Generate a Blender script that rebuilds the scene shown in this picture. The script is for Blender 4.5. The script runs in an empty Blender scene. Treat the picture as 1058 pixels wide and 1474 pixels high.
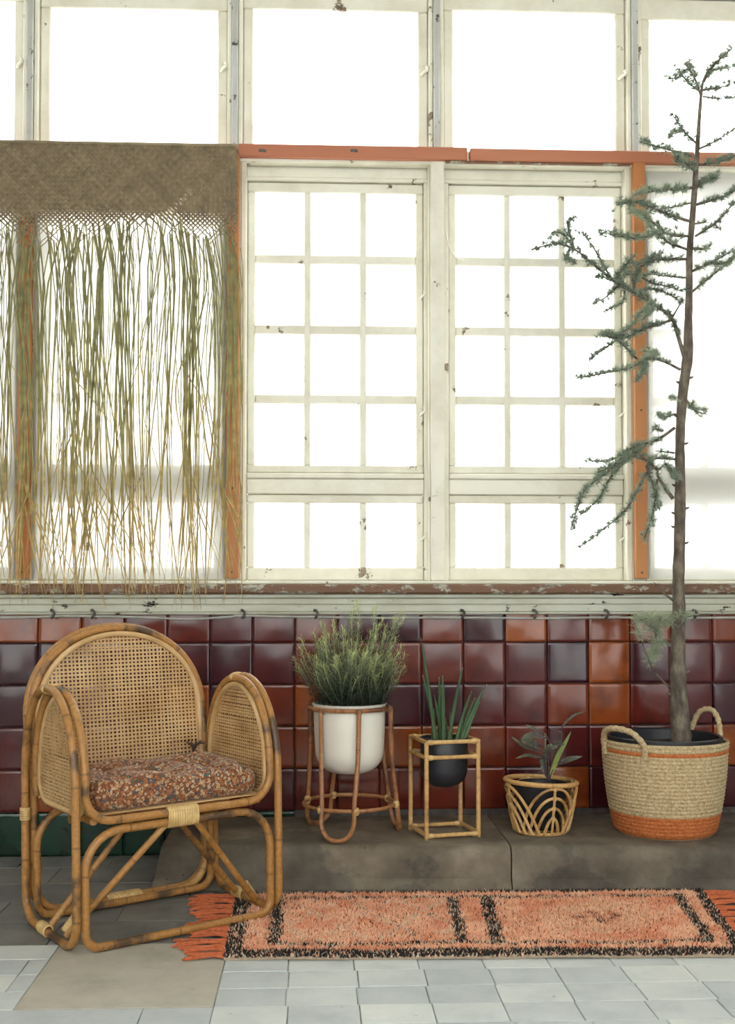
import bpy, bmesh, math, random
import numpy as np
from mathutils import Vector, Matrix
random.seed(7); rng = np.random.default_rng(7)
S = bpy.context.scene
PI = math.pi

# ------------------------------------------------------------------ camera
F = 1650.0; CAM_D = F/400.5; CAM_H = .94
YAW = math.atan(.0385*F/1450); PITCH = math.atan(48/F); PX, PY = 529.0, 802.0
fw = np.array([math.sin(YAW)*math.cos(PITCH), math.cos(YAW)*math.cos(PITCH), math.sin(PITCH)])
rt = np.array([math.cos(YAW), -math.sin(YAW), 0.0]); up = np.cross(rt, fw)
CP = np.array([0.0, -CAM_D, CAM_H])
cd = bpy.data.cameras.new('camera'); cam = bpy.data.objects.new('camera', cd); S.collection.objects.link(cam)
cd.sensor_fit = 'VERTICAL'; cd.sensor_height = 36; cd.lens = F/1474*36; cd.shift_y = 65/1474; cd.clip_start = .05
M4 = Matrix.Identity(4)
for i in range(3):
    M4[i][0], M4[i][1], M4[i][2], M4[i][3] = rt[i], up[i], -fw[i], CP[i]
cam.matrix_world = M4; S.camera = cam

# ------------------------------------------------------------------ sky, exposure
W = bpy.data.worlds.new('overcast_sky'); S.world = W; W.use_nodes = True
bg = W.node_tree.nodes['Background']; bg.inputs[0].default_value = (1, .995, .98, 1); bg.inputs[1].default_value = 3.0
S.view_settings.view_transform = 'Standard'; S.view_settings.look = 'None'
S.view_settings.gamma = 1; S.view_settings.exposure = 0.95; S.view_settings.use_curve_mapping = False

# ------------------------------------------------------------------ pixel helpers
def ray(px, py): return fw + rt*(px-PX)/F - up*(py-PY)/F
def hy(px, py, y): d = ray(px, py); return CP + d*((y-CP[1])/d[1])
def hz(px, py, z): d = ray(px, py); return CP + d*((z-CP[2])/d[2])

# ------------------------------------------------------------------ materials
MATS = {}
def nmat(name):
    m = bpy.data.materials.new(name); m.use_nodes = True; nt = m.node_tree
    MATS[name] = m
    return m, nt, nt.nodes['Principled BSDF'], nt.nodes['Material Output']
def N(nt, t, **kw):
    n = nt.nodes.new(t)
    for k, v in kw.items():
        if k.startswith('i_'):
            key = k[2:]; key = int(key) if key.isdigit() else key.replace('_', ' ')
            n.inputs[key].default_value = v
        else: setattr(n, k, v)
    return n
def ramp(nt, src, stops, interp='LINEAR'):
    r = nt.nodes.new('ShaderNodeValToRGB'); r.color_ramp.interpolation = interp
    e = r.color_ramp.elements
    while len(e) < len(stops): e.new(.5)
    for q, (p, c) in zip(e, stops):
        q.position = p; q.color = (*c, 1) if len(c) == 3 else c
    nt.links.new(src, r.inputs[0]); return r.outputs[0]
def mix(nt, fac, a, b, mode='MIX'):
    m = nt.nodes.new('ShaderNodeMix'); m.data_type = 'RGBA'; m.blend_type = mode
    for s, v in ((0, fac), (6, a), (7, b)):
        if hasattr(v, 'links'): nt.links.new(v, m.inputs[s])
        else: m.inputs[s].default_value = v if s == 0 else (*v, 1)
    return m.outputs[2]
def coords(nt, seed=True, scale=(1, 1, 1)):
    t = N(nt, 'ShaderNodeTexCoord'); o = t.outputs['Object']
    mp = N(nt, 'ShaderNodeMapping'); mp.inputs['Scale'].default_value = scale; nt.links.new(o, mp.inputs[0])
    if seed:
        oi = N(nt, 'ShaderNodeObjectInfo'); mu = N(nt, 'ShaderNodeMath', operation='MULTIPLY', i_1=37.0)
        nt.links.new(oi.outputs['Random'], mu.inputs[0])
        cx = N(nt, 'ShaderNodeCombineXYZ'); nt.links.new(mu.outputs[0], cx.inputs[0]); nt.links.new(mu.outputs[0], cx.inputs[1])
        nt.links.new(cx.outputs[0], mp.inputs['Location'])
    return mp.outputs[0]
def noise(nt, vec, scale, detail=4, rough=.55, out=0):
    n = N(nt, 'ShaderNodeTexNoise'); n.inputs['Scale'].default_value = scale; n.inputs['Detail'].default_value = detail
    n.inputs['Roughness'].default_value = rough
    if vec is not None: nt.links.new(vec, n.inputs['Vector'])
    return n.outputs[out]
def bump(nt, b, h, strength, dist=.01):
    n = N(nt, 'ShaderNodeBump'); n.inputs['Strength'].default_value = strength; n.inputs['Distance'].default_value = dist
    nt.links.new(h, n.inputs['Height']); nt.links.new(n.outputs[0], b.inputs['Normal'])

def simple(name, stops, scale, rough=.6, bstr=.2, bdist=.004, seed=True, stretch=(1, 1, 1), detail=5, spec=.5):
    m, nt, b, o = nmat(name); v = coords(nt, seed, stretch); f = noise(nt, v, scale, detail)
    nt.links.new(ramp(nt, f, stops), b.inputs['Base Color']); b.inputs['Roughness'].default_value = rough
    b.inputs['Specular IOR Level'].default_value = spec
    if bstr: bump(nt, b, f, bstr, bdist)
    return m

def rattan(name, dark, mid, pale):
    m, nt, b, o = nmat(name); v = coords(nt, True)
    f = noise(nt, v, 5.5, 5, .6)
    c = ramp(nt, f, [(.37, dark), (.45, mid), (.57, mid), (.70, pale)])
    at = N(nt, 'ShaderNodeAttribute', attribute_name='along')
    md = N(nt, 'ShaderNodeMath', operation='MODULO', i_1=.19); nt.links.new(at.outputs['Fac'], md.inputs[0])
    ring = ramp(nt, md.outputs[0], [(0, (.55, .55, .55)), (.003, (.55, .55, .55)), (.008, (0, 0, 0))])
    c = mix(nt, ring, c, tuple(x*.45 for x in dark))
    fine = noise(nt, v, 90, 3)
    c = mix(nt, .25, c, ramp(nt, fine, [(.35, (.25, .16, .08)), (.65, (.9, .75, .5))]), 'OVERLAY')
    nt.links.new(c, b.inputs['Base Color']); b.inputs['Roughness'].default_value = .36
    bump(nt, b, fine, .15, .002)
    return m
rattan('rattan', (.085, .050, .028), (.37, .185, .055), (.52, .33, .13))
rattan('rattan_red', (.16, .07, .035), (.34, .16, .07), (.48, .28, .13))
rattan('rattan_pale', (.28, .16, .06), (.55, .34, .14), (.68, .48, .25))
simple('cane', [(.3, (.40, .23, .09)), (.5, (.58, .37, .17)), (.7, (.68, .47, .24))], 9, .5, .1, seed=True)
simple('binding', [(.3, (.45, .28, .10)), (.6, (.68, .47, .20))], 40, .45, .2, .002)

def paint(name, base, base2, under, amount, scale=9, rough=.45, stretch=(1, 1, 1)):
    m, nt, b, o = nmat(name); v = coords(nt, True, stretch)
    c = mix(nt, noise(nt, v, 3.0, 3), base, base2)
    w = noise(nt, v, 55, 4)
    under_c = ramp(nt, w, [(.35, tuple(x*.35 for x in under)), (.6, under)])
    f = noise(nt, v, scale, 9, .68)
    chip = ramp(nt, f, [(amount-.012, (1, 1, 1)), (amount+.006, (0, 0, 0))])
    c = mix(nt, chip, c, under_c)
    dirt = ramp(nt, noise(nt, v, 2.2, 6, .7), [(.36, (.62, .58, .48)), (.56, (1, 1, 1))])
    c = mix(nt, .5, c, dirt, 'MULTIPLY')
    nt.links.new(c, b.inputs['Base Color']); b.inputs['Roughness'].default_value = rough
    inv = N(nt, 'ShaderNodeInvert'); nt.links.new(chip, inv.inputs['Color']); bump(nt, b, inv.outputs[0], .5, .002)
    return m
paint('white_paint', (.84, .82, .71), (.80, .77, .65), (.30, .22, .14), .352)
paint('grey_paint', (.60, .60, .57), (.50, .51, .49), (.14, .12, .10), .39, 26)
paint('apron_paint', (.58, .58, .50), (.52, .525, .44), (.035, .03, .028), .385, 7, .5, (1, 1, 2.5))
paint('peeled_sill', (.22, .105, .055), (.16, .08, .045), (.50, .46, .38), .465, 14, .6, (1, 1, 2))
simple('orange_wood', [(.25, (.36, .115, .035)), (.5, (.52, .20, .06)), (.75, (.60, .27, .09))], 4, .5, .15, .002, True, (1, 1, .12))
simple('orange_wood_rail', [(.25, (.34, .10, .05)), (.5, (.48, .17, .085)), (.75, (.54, .24, .13))], 4, .5, .15, .002, True, (.12, 1, 1))
simple('plaster', [(.3, (.60, .59, .55)), (.7, (.70, .69, .65))], 3, .85, .2)
simple('floor_bed', [(.35, (.10, .095, .085)), (.6, (.36, .37, .36))], 7, .9, .3)
simple('mortar', [(.3, (.07, .055, .05)), (.7, (.13, .11, .10))], 40, .9, .4)

# glazed wall tiles: hand-made colour differences from tile to tile
m, nt, b, o = nmat('glazed_tile')
oi = N(nt, 'ShaderNodeObjectInfo'); v = coords(nt, True)
c = ramp(nt, oi.outputs['Random'], [(0, (.040, .008, .016)), (.3, (.080, .012, .015)), (.6, (.125, .018, .012)), (.85, (.175, .032, .011)), (1, (.30, .072, .015))])
c = mix(nt, .75, c, ramp(nt, noise(nt, v, 9, 4), [(.3, (.45, .42, .55)), (.5, (1, 1, 1)), (.72, (1.25, 1.15, .9))]), 'MULTIPLY')
nt.links.new(c, b.inputs['Base Color']); b.inputs['Roughness'].default_value = .13; b.inputs['Specular IOR Level'].default_value = .5
bump(nt, b, noise(nt, v, 6, 1.5, .5), .22, .012)
m, nt, b, o = nmat('green_tile')
v = coords(nt, True); c = ramp(nt, noise(nt, v, 8), [(.3, (.003, .016, .009)), (.7, (.007, .042, .023))])
nt.links.new(c, b.inputs['Base Color']); b.inputs['Roughness'].default_value = .15; bump(nt, b, noise(nt, v, 10), .25, .01)

def stone(name, a, bb, cc, rough=.55, wear=(.5, .5, .5)):
    m, nt, b, o = nmat(name); v = coords(nt, True)
    c = ramp(nt, noise(nt, v, 6, 8, .65), [(.3, a), (.5, bb), (.72, cc)])
    oi = N(nt, 'ShaderNodeObjectInfo')
    c = mix(nt, 1, c, ramp(nt, oi.outputs['Random'], [(0, (.80, .81, .83)), (1, (1.1, 1.08, 1.04))]), 'MULTIPLY')
    spots = ramp(nt, noise(nt, v, 38, 6, .7), [(.30, (1, 1, 1)), (.335, (0, 0, 0))])
    c = mix(nt, spots, c, tuple(x*.4 for x in a))
    nt.links.new(c, b.inputs['Base Color']); b.inputs['Roughness'].default_value = rough
    bump(nt, b, noise(nt, v, 22, 8, .65), .35, .004)
stone('light_slate', (.47, .51, .52), (.57, .61, .61), (.65, .68, .665), .42)
stone('dark_slate', (.115, .118, .112), (.18, .182, .172), (.26, .258, .24), .5)
stone('beige_cement', (.34, .315, .26), (.43, .40, .335), (.50, .47, .40), .75)
def patchy(name, base_name):
    nt = MATS[base_name].node_tree; b = nt.nodes['Principled BSDF']; src = b.inputs['Base Color'].links[0].from_socket; v = coords(nt, False)
    c = mix(nt, ramp(nt, noise(nt, v, 2.6, 7, .62), [(.50, (0, 0, 0)), (.53, (1, 1, 1))]), src, mix(nt, 1, src, (1.45, 1.4, 1.32), 'MULTIPLY'))
    c = mix(nt, ramp(nt, noise(nt, v, 1.1, 3), [(.42, (0, 0, 0)), (.58, (1, 1, 1))]), mix(nt, 1, c, (.72, .66, .60), 'MULTIPLY'), c)
    nt.links.new(c, b.inputs['Base Color'])
stone('concrete', (.07, .058, .046), (.125, .106, .083), (.20, .175, .142), .8)
patchy('concrete', 'concrete')

m, nt, b, o = nmat('window_glass')
nt.nodes.remove(b); tr = N(nt, 'ShaderNodeBsdfTransparent'); gl = N(nt, 'ShaderNodeBsdfGlossy'); gl.inputs['Roughness'].default_value = .02
tr.inputs[0].default_value = (.97, .985, .98, 1)
mx = N(nt, 'ShaderNodeMixShader'); mx.inputs[0].default_value = .06
nt.links.new(tr.outputs[0], mx.inputs[1]); nt.links.new(gl.outputs[0], mx.inputs[2]); nt.links.new(mx.outputs[0], o.inputs[0])
m, nt, b, o = nmat('milky_film')
nt.nodes.remove(b); tr = N(nt, 'ShaderNodeBsdfTransparent'); tl = N(nt, 'ShaderNodeBsdfTranslucent'); df = N(nt, 'ShaderNodeBsdfDiffuse')
tl.inputs[0].default_value = (.66, .655, .635, 1); df.inputs[0].default_value = (.85, .85, .84, 1)
m1 = N(nt, 'ShaderNodeMixShader'); m1.inputs[0].default_value = .25; m2 = N(nt, 'ShaderNodeMixShader'); m2.inputs[0].default_value = .66
nt.links.new(tl.outputs[0], m1.inputs[1]); nt.links.new(df.outputs[0], m1.inputs[2])
nt.links.new(tr.outputs[0], m2.inputs[1]); nt.links.new(m1.outputs[0], m2.inputs[2]); nt.links.new(m2.outputs[0], o.inputs[0])

def leafy(name, stops, attr='h', trans=.35, rough=.5, var=.35):
    """plant matter: colour follows the attribute (young tips differ), light passes through"""
    m, nt, b, o = nmat(name)
    at = N(nt, 'ShaderNodeAttribute', attribute_name=attr); c = ramp(nt, at.outputs['Fac'], stops)
    v = coords(nt, True); c = mix(nt, var, c, ramp(nt, noise(nt, v, 30, 2), [(.3, (.35, .35, .35)), (.7, (1.4, 1.4, 1.4))]), 'MULTIPLY')
    nt.links.new(c, b.inputs['Base Color']); b.inputs['Roughness'].default_value = rough
    tl = N(nt, 'ShaderNodeBsdfTranslucent'); nt.links.new(c, tl.inputs[0])
    mx = N(nt, 'ShaderNodeMixShader'); mx.inputs[0].default_value = trans
    nt.links.new(b.outputs[0], mx.inputs[1]); nt.links.new(tl.outputs[0], mx.inputs[2]); nt.links.new(mx.outputs[0], o.inputs[0])
leafy('cedar_needle', [(0, (.22, .28, .215)), (.5, (.44, .51, .41)), (.8, (.60, .66, .50)), (1, (.80, .80, .52))], trans=.5)  # needle colour paled to include the flare from the bright windows
leafy('rosemary_leaf', [(0, (.055, .075, .05)), (.35, (.13, .165, .11)), (.65, (.32, .37, .21)), (1, (.85, .90, .38))], trans=.35)  # bright tips: young growth, plus backlight put into the colour
leafy('succulent_leaf', [(0, (.085, .14, .06)), (.6, (.05, .115, .05)), (.96, (.06, .12, .05)), (1, (.5, .45, .38))], trans=.08)
leafy('young_leaf', [(0, (.42, .44, .12)), (.5, (.28, .35, .09)), (1, (.13, .22, .07))], trans=.3)
leafy('dark_leaf', [(0, (.06, .022, .04)), (.6, (.08, .09, .055)), (.95, (.15, .17, .11)), (1, (.50, .47, .42))], trans=.1)
leafy('grass_blade', [(0, (.27, .25, .115)), (.45, (.32, .30, .125)), (.75, (.46, .35, .13)), (1, (.56, .41, .17))], trans=.25, var=.5)
leafy('woven_grass', [(0, (.17, .125, .07)), (.5, (.25, .19, .11)), (1, (.36, .285, .175))], trans=.12, rough=.7, var=.3)
simple('bark', [(.3, (.055, .042, .034)), (.5, (.130, .102, .078)), (.72, (.25, .21, .155))], 45, .85, .8, .006, True, (1, 1, .45))
simple('soil', [(.3, (.012, .009, .007)), (.7, (.06, .045, .035))], 90, .95, 1, .01)
simple('white_ceramic', [(.3, (.80, .77, .69)), (.7, (.84, .81, .73))], 3, .35, 0)
simple('dark_ceramic', [(.3, (.012, .013, .018)), (.7, (.018, .019, .026))], 3, .4, 0)
simple('black_plastic', [(.3, (.014, .015, .02)), (.7, (.022, .023, .03))], 3, .35, 0)
simple('jute', [(.3, (.30, .215, .105)), (.5, (.50, .38, .215)), (.7, (.64, .52, .33))], 130, .85, .5, .003)
simple('orange_jute', [(.3, (.30, .075, .018)), (.5, (.48, .135, .035)), (.7, (.58, .20, .06))], 130, .85, .5, .003)
simple('rug_backing', [(.3, (.30, .22, .15)), (.7, (.42, .33, .24))], 80, .9, .4)
simple('fringe_yarn', [(.3, (.36, .075, .028)), (.6, (.58, .15, .055))], 90, .9, .4, .002)
simple('cable_grey', [(.3, (.30, .29, .26)), (.7, (.46, .45, .41))], 20, .6, 0)
simple('clip_metal', [(.3, (.03, .03, .03)), (.7, (.14, .12, .10))], 60, .6, .3)
simple('dark_cord', [(.3, (.045, .025, .02)), (.7, (.12, .07, .05))], 60, .9, .3)
m, nt, b, o = nmat('rug_wool')
at = N(nt, 'ShaderNodeAttribute', attribute_name='col'); nt.links.new(at.outputs['Color'], b.inputs['Base Color'])
b.inputs['Roughness'].default_value = .95; b.inputs['Specular IOR Level'].default_value = .1; b.inputs['Sheen Weight'].default_value = .2
# printed cotton: small flowers on rust
m, nt, b, o = nmat('floral_print')
v = coords(nt, False)
vo = N(nt, 'ShaderNodeTexVoronoi', i_Scale=88.0); nt.links.new(v, vo.inputs['Vector'])
vo2 = N(nt, 'ShaderNodeTexVoronoi', i_Scale=170.0); nt.links.new(v, vo2.inputs['Vector'])
sx = N(nt, 'ShaderNodeSeparateColor'); nt.links.new(vo.outputs['Color'], sx.inputs[0])
pet = ramp(nt, sx.outputs[0], [(0, (.03, .055, .09)), (.14, (.04, .09, .085)), (.26, (.42, .31, .18)), (.46, (.30, .10, .03)), (.66, (.42, .22, .10)), (.85, (.46, .36, .25))], 'CONSTANT')
sx2 = N(nt, 'ShaderNodeSeparateColor'); nt.links.new(vo2.outputs['Color'], sx2.inputs[0])
grd = ramp(nt, sx2.outputs[1], [(0, (.17, .055, .02)), (.45, (.29, .11, .04)), (.72, (.48, .33, .20)), (.88, (.10, .05, .03))], 'CONSTANT')
inner = ramp(nt, vo.outputs['Distance'], [(.0, (0, 0, 0)), (.20, (0, 0, 0)), (.23, (1, 1, 1)), (.40, (1, 1, 1)), (.44, (0, 0, 0))])
c = mix(nt, inner, grd, pet)
c = mix(nt, ramp(nt, vo.outputs['Distance'], [(0, (1, 1, 1)), (.09, (1, 1, 1)), (.11, (0, 0, 0))]), c, (.50, .36, .18))
nt.links.new(c, b.inputs['Base Color']); b.inputs['Roughness'].default_value = .9; b.inputs['Sheen Weight'].default_value = .15
bump(nt, b, noise(nt, v, 300, 2), .15, .002)

# ------------------------------------------------------------------ mesh building
class MB:
    def __init__(s): s.v = []; s.f = []; s.m = []; s.a = []; s.mi = 0
    def add(s, vs, fs, at=None):
        o = len(s.v); s.v += [tuple(map(float, p)) for p in vs]
        s.f += [tuple(i+o for i in q) for q in fs]; s.m += [s.mi]*len(fs)
        s.a += list(at) if at is not None else [0.0]*len(vs)
        return s
    def box(s, x0, x1, y0, y1, z0, z1, ch=.002):
        lo = (min(x0, x1), min(y0, y1), min(z0, z1)); hi = (max(x0, x1), max(y0, y1), max(z0, z1))
        ch = min(ch, *(0.45*(h-l) for l, h in zip(lo, hi)))
        idx = {}; vs = []
        import itertools
        for sg in itertools.product((0, 1), repeat=3):
            for a in range(3):
                p = []
                for k in range(3):
                    e = hi[k] if sg[k] else lo[k]
                    if k != a: e += -ch if sg[k] else ch
                    p.append(e)
                idx[sg, a] = len(vs); vs.append(p)
        fs = []
        def key(d): return tuple(d[i] for i in range(3))
        for a in range(3):
            b_, c_ = [k for k in range(3) if k != a]
            for q in (0, 1):
                fs.append([idx[key({a: q, b_: i, c_: j}), a] for i, j in ((0, 0), (1, 0), (1, 1), (0, 1))])
        for a, b_ in ((0, 1), (0, 2), (1, 2)):
            c_ = 3-a-b_
            for i in (0, 1):
                for j in (0, 1):
                    k0 = key({a: i, b_: j, c_: 0}); k1 = key({a: i, b_: j, c_: 1})
                    fs.append([idx[k0, a], idx[k1, a], idx[k1, b_], idx[k0, b_]])
        for sg in itertools.product((0, 1), repeat=3): fs.append([idx[sg, a] for a in range(3)])
        return s.add(vs, fs)
    def tube(s, pts, r, seg=8, closed=False, radii=None, attr='along', cap=True, a0=0.0):
        P = [Vector(p) for p in pts]; n = len(P)
        if n < 2: return s
        T = []
        for i in range(n):
            if closed: t = P[(i+1) % n]-P[i-1]
            else: t = P[min(i+1, n-1)]-P[max(i-1, 0)]
            T.append(t.normalized() if t.length > 1e-9 else Vector((0, 0, 1)))
        ref = Vector((0, 0, 1)) if abs(T[0].z) < .9 else Vector((1, 0, 0))
        nn = (ref-T[0]*ref.dot(T[0])).normalized(); vs = []; at = []; L = a0
        frames = []
        for i in range(n):
            nn = (nn-T[i]*nn.dot(T[i])); nn = nn.normalized() if nn.length > 1e-6 else T[i].orthogonal().normalized()
            frames.append((nn.copy(), T[i].cross(nn)))
        for i in range(n):
            if i: L += (P[i]-P[i-1]).length
            rr = radii[i] if radii is not None else r
            a, b_ = frames[i]
            for k in range(seg):
                th = 2*PI*k/seg; vs.append(P[i]+(a*math.cos(th)+b_*math.sin(th))*rr)
            h = L if attr == 'along' else i/(n-1)
            at += [h]*seg
        fs = []
        # close with best twist
        tw = 0
        if closed:
            d = [(vs[k]-vs[(n-1)*seg]).length for k in range(seg)]; tw = d.index(min(d))
        for i in range(n if closed else n-1):
            j = (i+1) % n; t_ = tw if (closed and j == 0) else 0
            for k in range(seg):
                k2 = (k+1) % seg
                fs.append((i*seg+k, i*seg+k2, j*seg+(k2+t_) % seg, j*seg+(k+t_) % seg))
        if cap and not closed:
            fs.append(tuple(reversed(range(seg)))); fs.append(tuple((n-1)*seg+k for k in range(seg)))
        return s.add(vs, fs, at)
    def lathe(s, prof, seg=40, c=(0, 0, 0)):
        n = len(prof); vs = []; fs = []
        for r, z in prof:
            for k in range(seg):
                t = 2*PI*k/seg; vs.append((c[0]+r*math.cos(t), c[1]+r*math.sin(t), c[2]+z))
        for i in range(n-1):
            for k in range(seg):
                k2 = (k+1) % seg; fs.append((i*seg+k, i*seg+k2, (i+1)*seg+k2, (i+1)*seg+k))
        return s.add(vs, fs)
    def ribbon(s, pts, w, side, at=None):
        n = len(pts); vs = []; a = []
        for i, p in enumerate(pts):
            p = Vector(p); ww = (w[i] if hasattr(w, '__len__') else w)/2
            sd = Vector(side[i] if hasattr(side[0], '__len__') else side)
            vs += [p-sd*ww, p+sd*ww]; h = at[i] if at is not None else i/(n-1); a += [h, h]
        return s.add(vs, [(2*i, 2*i+1, 2*i+3, 2*i+2) for i in range(n-1)], a)
    def mesh(s, name, mats, smooth=True, attr=None, recalc=True, angle=40):
        me = bpy.data.meshes.new(name); me.from_pydata(s.v, [], s.f)
        for mm in ([mats] if isinstance(mats, str) else mats): me.materials.append(MATS[mm])
        me.polygons.foreach_set('material_index', s.m)
        if recalc:
            bm = bmesh.new(); bm.from_mesh(me); bmesh.ops.recalc_face_normals(bm, faces=bm.faces); bm.to_mesh(me); bm.free()
        if attr:
            A = me.attributes.new(attr, 'FLOAT', 'POINT'); A.data.foreach_set('value', s.a)
        if smooth:
            me.polygons.foreach_set('use_smooth', [True]*len(me.polygons))
            try: me.set_sharp_from_angle(angle=math.radians(angle))
            except Exception: pass
        me.update(); return me
    def build(s, name, mats, parent=None, loc=(0, 0, 0), **kw):
        return link(name, s.mesh(name, mats, **kw), parent, loc)
def link(name, data, parent=None, loc=(0, 0, 0), rot=(0, 0, 0)):
    o = bpy.data.objects.new(name, data); S.collection.objects.link(o)
    o.parent = parent; o.location = loc; o.rotation_euler = rot; return o
def tag(o, label=None, cat=None, group=None, kind=None):
    for k, v in (('label', label), ('category', cat), ('group', group), ('kind', kind)):
        if v: o[k] = v
    return o
def empty(name, loc=(0, 0, 0), rz=0): return link(name, None, None, loc, (0, 0, rz))
def catmull(P, n=8):
    P = [np.array(p, float) for p in P]; P = [2*P[0]-P[1]]+P+[2*P[-1]-P[-2]]; out = []
    for i in range(1, len(P)-2):
        for k in range(n):
            t = k/n; a, b_, c_, d = P[i-1:i+3]
            out.append(.5*((2*b_)+(c_-a)*t+(2*a-5*b_+4*c_-d)*t*t+(3*b_-a-3*c_+d)*t**3))
    out.append(P[-2]); return out
def rpath(pts, rad, closed=False, n=7):
    P = [Vector(p) for p in pts]; m_ = len(P); out = []
    for i, p in enumerate(P):
        r = rad[i] if hasattr(rad, '__len__') else rad
        if (not closed and i in (0, m_-1)) or r <= 0: out.append(p); continue
        a = (P[i-1]-p).normalized(); b_ = (P[(i+1) % m_]-p).normalized()
        ang = a.angle(b_); d = r/math.tan(ang/2)
        s0, s1 = p+a*d, p+b_*d; cen = p+(a+b_).normalized()*(r/math.sin(ang/2))
        u = (s0-cen); w = (s1-cen); tot = u.angle(w)
        for k in range(n+1):
            t = k/n; out.append(cen+(u*math.sin((1-t)*tot)+w*math.sin(t*tot))/math.sin(tot))
    # resample long spans
    res = []
    for i in range(len(out) if closed else len(out)-1):
        a, b_ = out[i], out[(i+1) % len(out)]; k = max(1, int((b_-a).length/.05))
        for j in range(k): res.append(a.lerp(b_, j/k))
    if not closed: res.append(out[-1])
    return res

# ================================================================== THE ROOM
XL, XR, YF, ZC = -3.0, 3.4, -6.0, 3.75
PITCHX = .7385; X0 = -.303
def XK(k): return X0+PITCHX*k
KMIN, KMAX = -3, 5
def zz(py, y=.05): return float(hy(627, py, y)[2])

# ---- floor: bed and separate paving stones
base = MB().box(XL, XR, YF, .3, -.15, -.0035, .001).build('floor', 'floor_bed'); tag(base, kind='structure')
def paver(x0, x1, y0, y1, mat, h=None, tilt=True, gap=.0012):
    bm_ = MB().box(-(x1-x0)/2+gap, (x1-x0)/2-gap, -(y1-y0)/2+gap, (y1-y0)/2-gap, -.012, 0, .0015)
    o = bm_.build('paving_stone', mat, base, ((x0+x1)/2, (y0+y1)/2, random.uniform(-.0012, .0008) if h is None else h), smooth=False)
    return o
YB = float(hz(85, 1360, 0)[1])                       # where the large dark slabs end
patchL, patchR = float(hz(85, 1362, 0)[0]), float(hz(322, 1390, 0)[0])
patchF = float(hz(200, 1456, 0)[1])
ROW = (float(hz(640, 1403, 0)[1])-float(hz(640, 1454, 0)[1]))/2
y = YB; r_i = 0
far = MB()
while y > -4.6:
    y1 = y; y0 = y-ROW
    x = -1.75+(.0 if r_i % 3 else .06)
    while x < 1.9:
        wdt = .165*random.choice((1, 1, 1, 1.02, .98)) if x > patchR-.01 else .34
        if x < patchR-.01 and x+wdt > patchR-.01: wdt = patchR-x
        if y0 > patchF-ROW*.5 and x < patchL and x+wdt > patchL: wdt = patchL-x
        inpatch = y0 > patchF-ROW*.5 and patchL-.01 <= x < patchR-.01
        if not inpatch:
            if y0 > -2.75: paver(x, x+wdt, y0, y1, 'light_slate' if True else '')
            else: far.box(x+.002, x+wdt-.002, y0+.002, y1-.002, -.012, -.0005, .002)
        x += wdt
    if abs(y0-patchF) < ROW*.5: patch_y = y0
    y = y0; r_i += 1
o = far.build('paving', 'dark_slate', base, smooth=False); tag(o, kind='stuff')  # out of view; coloured dark to mute reflections in the lower tiles
paver(patchL, patchR, patch_y, YB, 'beige_cement', .0005)
yy_ = YB; ri = 0
while yy_ < .0:
    d = .215; y1 = min(yy_+d, .012)
    x = -1.75-(.17 if ri % 2 else .0)
    while x < 1.9:
        wdt = random.uniform(.30, .38)
        if y1-yy_ > .02: paver(x, x+wdt, yy_, y1, 'dark_slate' if (ri > 0 or x < .0) else 'light_slate')
        x += wdt
    yy_ = y1; ri += 1
    if y1 >= .012: break
o = MB().box(XL, -1.93, YF, 0, -.012, -.002).box(1.93, XR, YF, 0, -.012, -.002).box(-1.93, 1.93, YF, -4.66, -.012, -.002).build('screed', 'dark_slate', base, smooth=False)  # unseen floor, made dark too so the lower tiles reflect less

# ---- back wall with glazed tiles
ZS = zz(836, 0)                                       # sill height
wmb = MB().box(XL, XR, .014, .26, 0, ZS-.03, .001); wmb.mi = 1
wmb.box(XL, XK(KMIN)-.05, .014, .26, ZS-.03, ZC, .001).box(XK(KMAX)+.05, XR, .014, .26, ZS-.03, ZC, .001).box(XK(KMIN)-.05, XK(KMAX)+.05, .03, .112, 3.16, ZC, .001)
wall = wmb.build('wall_back', ['mortar', 'plaster'], smooth=False)
tag(wall, kind='structure')
TX = (hy(1026, 1000, 0)[0]-hy(54, 1000, 0)[0])/16; TX0 = float(hy(54, 1000, 0)[0])
TZ0 = float(hy(640, 1165, 0)[2]); TZT = float(hy(640, 924, 0)[2]); TZ = (TZT-TZ0)/4
def tile_mesh(w, h, seed):
    CO = [-1, -.97, -.85, -.45, 0, .45, .85, .97, 1]; r_ = random.Random(seed); n = 8; vs = []; fs = []
    a, b_, c_ = r_.uniform(-1, 1), r_.uniform(-1, 1), r_.uniform(.4, 1.2)
    for j in range(n+1):
        for i in range(n+1):
            u, v_ = i/n*2-1, j/n*2-1
            u_, v2 = CO[i], CO[j]
            e = max(abs(u_), abs(v2))
            y_ = -.0016*c_*(1-u_*u_)*(1-v2*v2)+(.0016 if e > .99 else 0)+.0006*a*u_*v2+.0005*b_*math.sin(3*u_)
            if e > .99: pass
            vs.append((u_*w/2, y_, v2*h/2))
    for j in range(n):
        for i in range(n): fs.append((j*(n+1)+i, j*(n+1)+i+1, (j+1)*(n+1)+i+1, (j+1)*(n+1)+i))
    rim = [i for i in range(n+1)]+[(j+1)*(n+1)-1 for j in range(1, n+1)]+[n*(n+1)+i for i in range(n-1, -1, -1)]+[j*(n+1) for j in range(n-1, 0, -1)]
    o_ = len(vs)
    for i in rim: vs.append((vs[i][0], .012, vs[i][2]))
    for k in range(len(rim)):
        k2 = (k+1) % len(rim); fs.append((rim[k], o_+k, o_+k2, rim[k2]))
    mb = MB(); mb.add(vs, fs); return mb
G = .0035
full = [tile_mesh(TX-G, TZ-G, s).mesh('tile', 'glazed_tile', angle=60) for s in range(6)]
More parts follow.
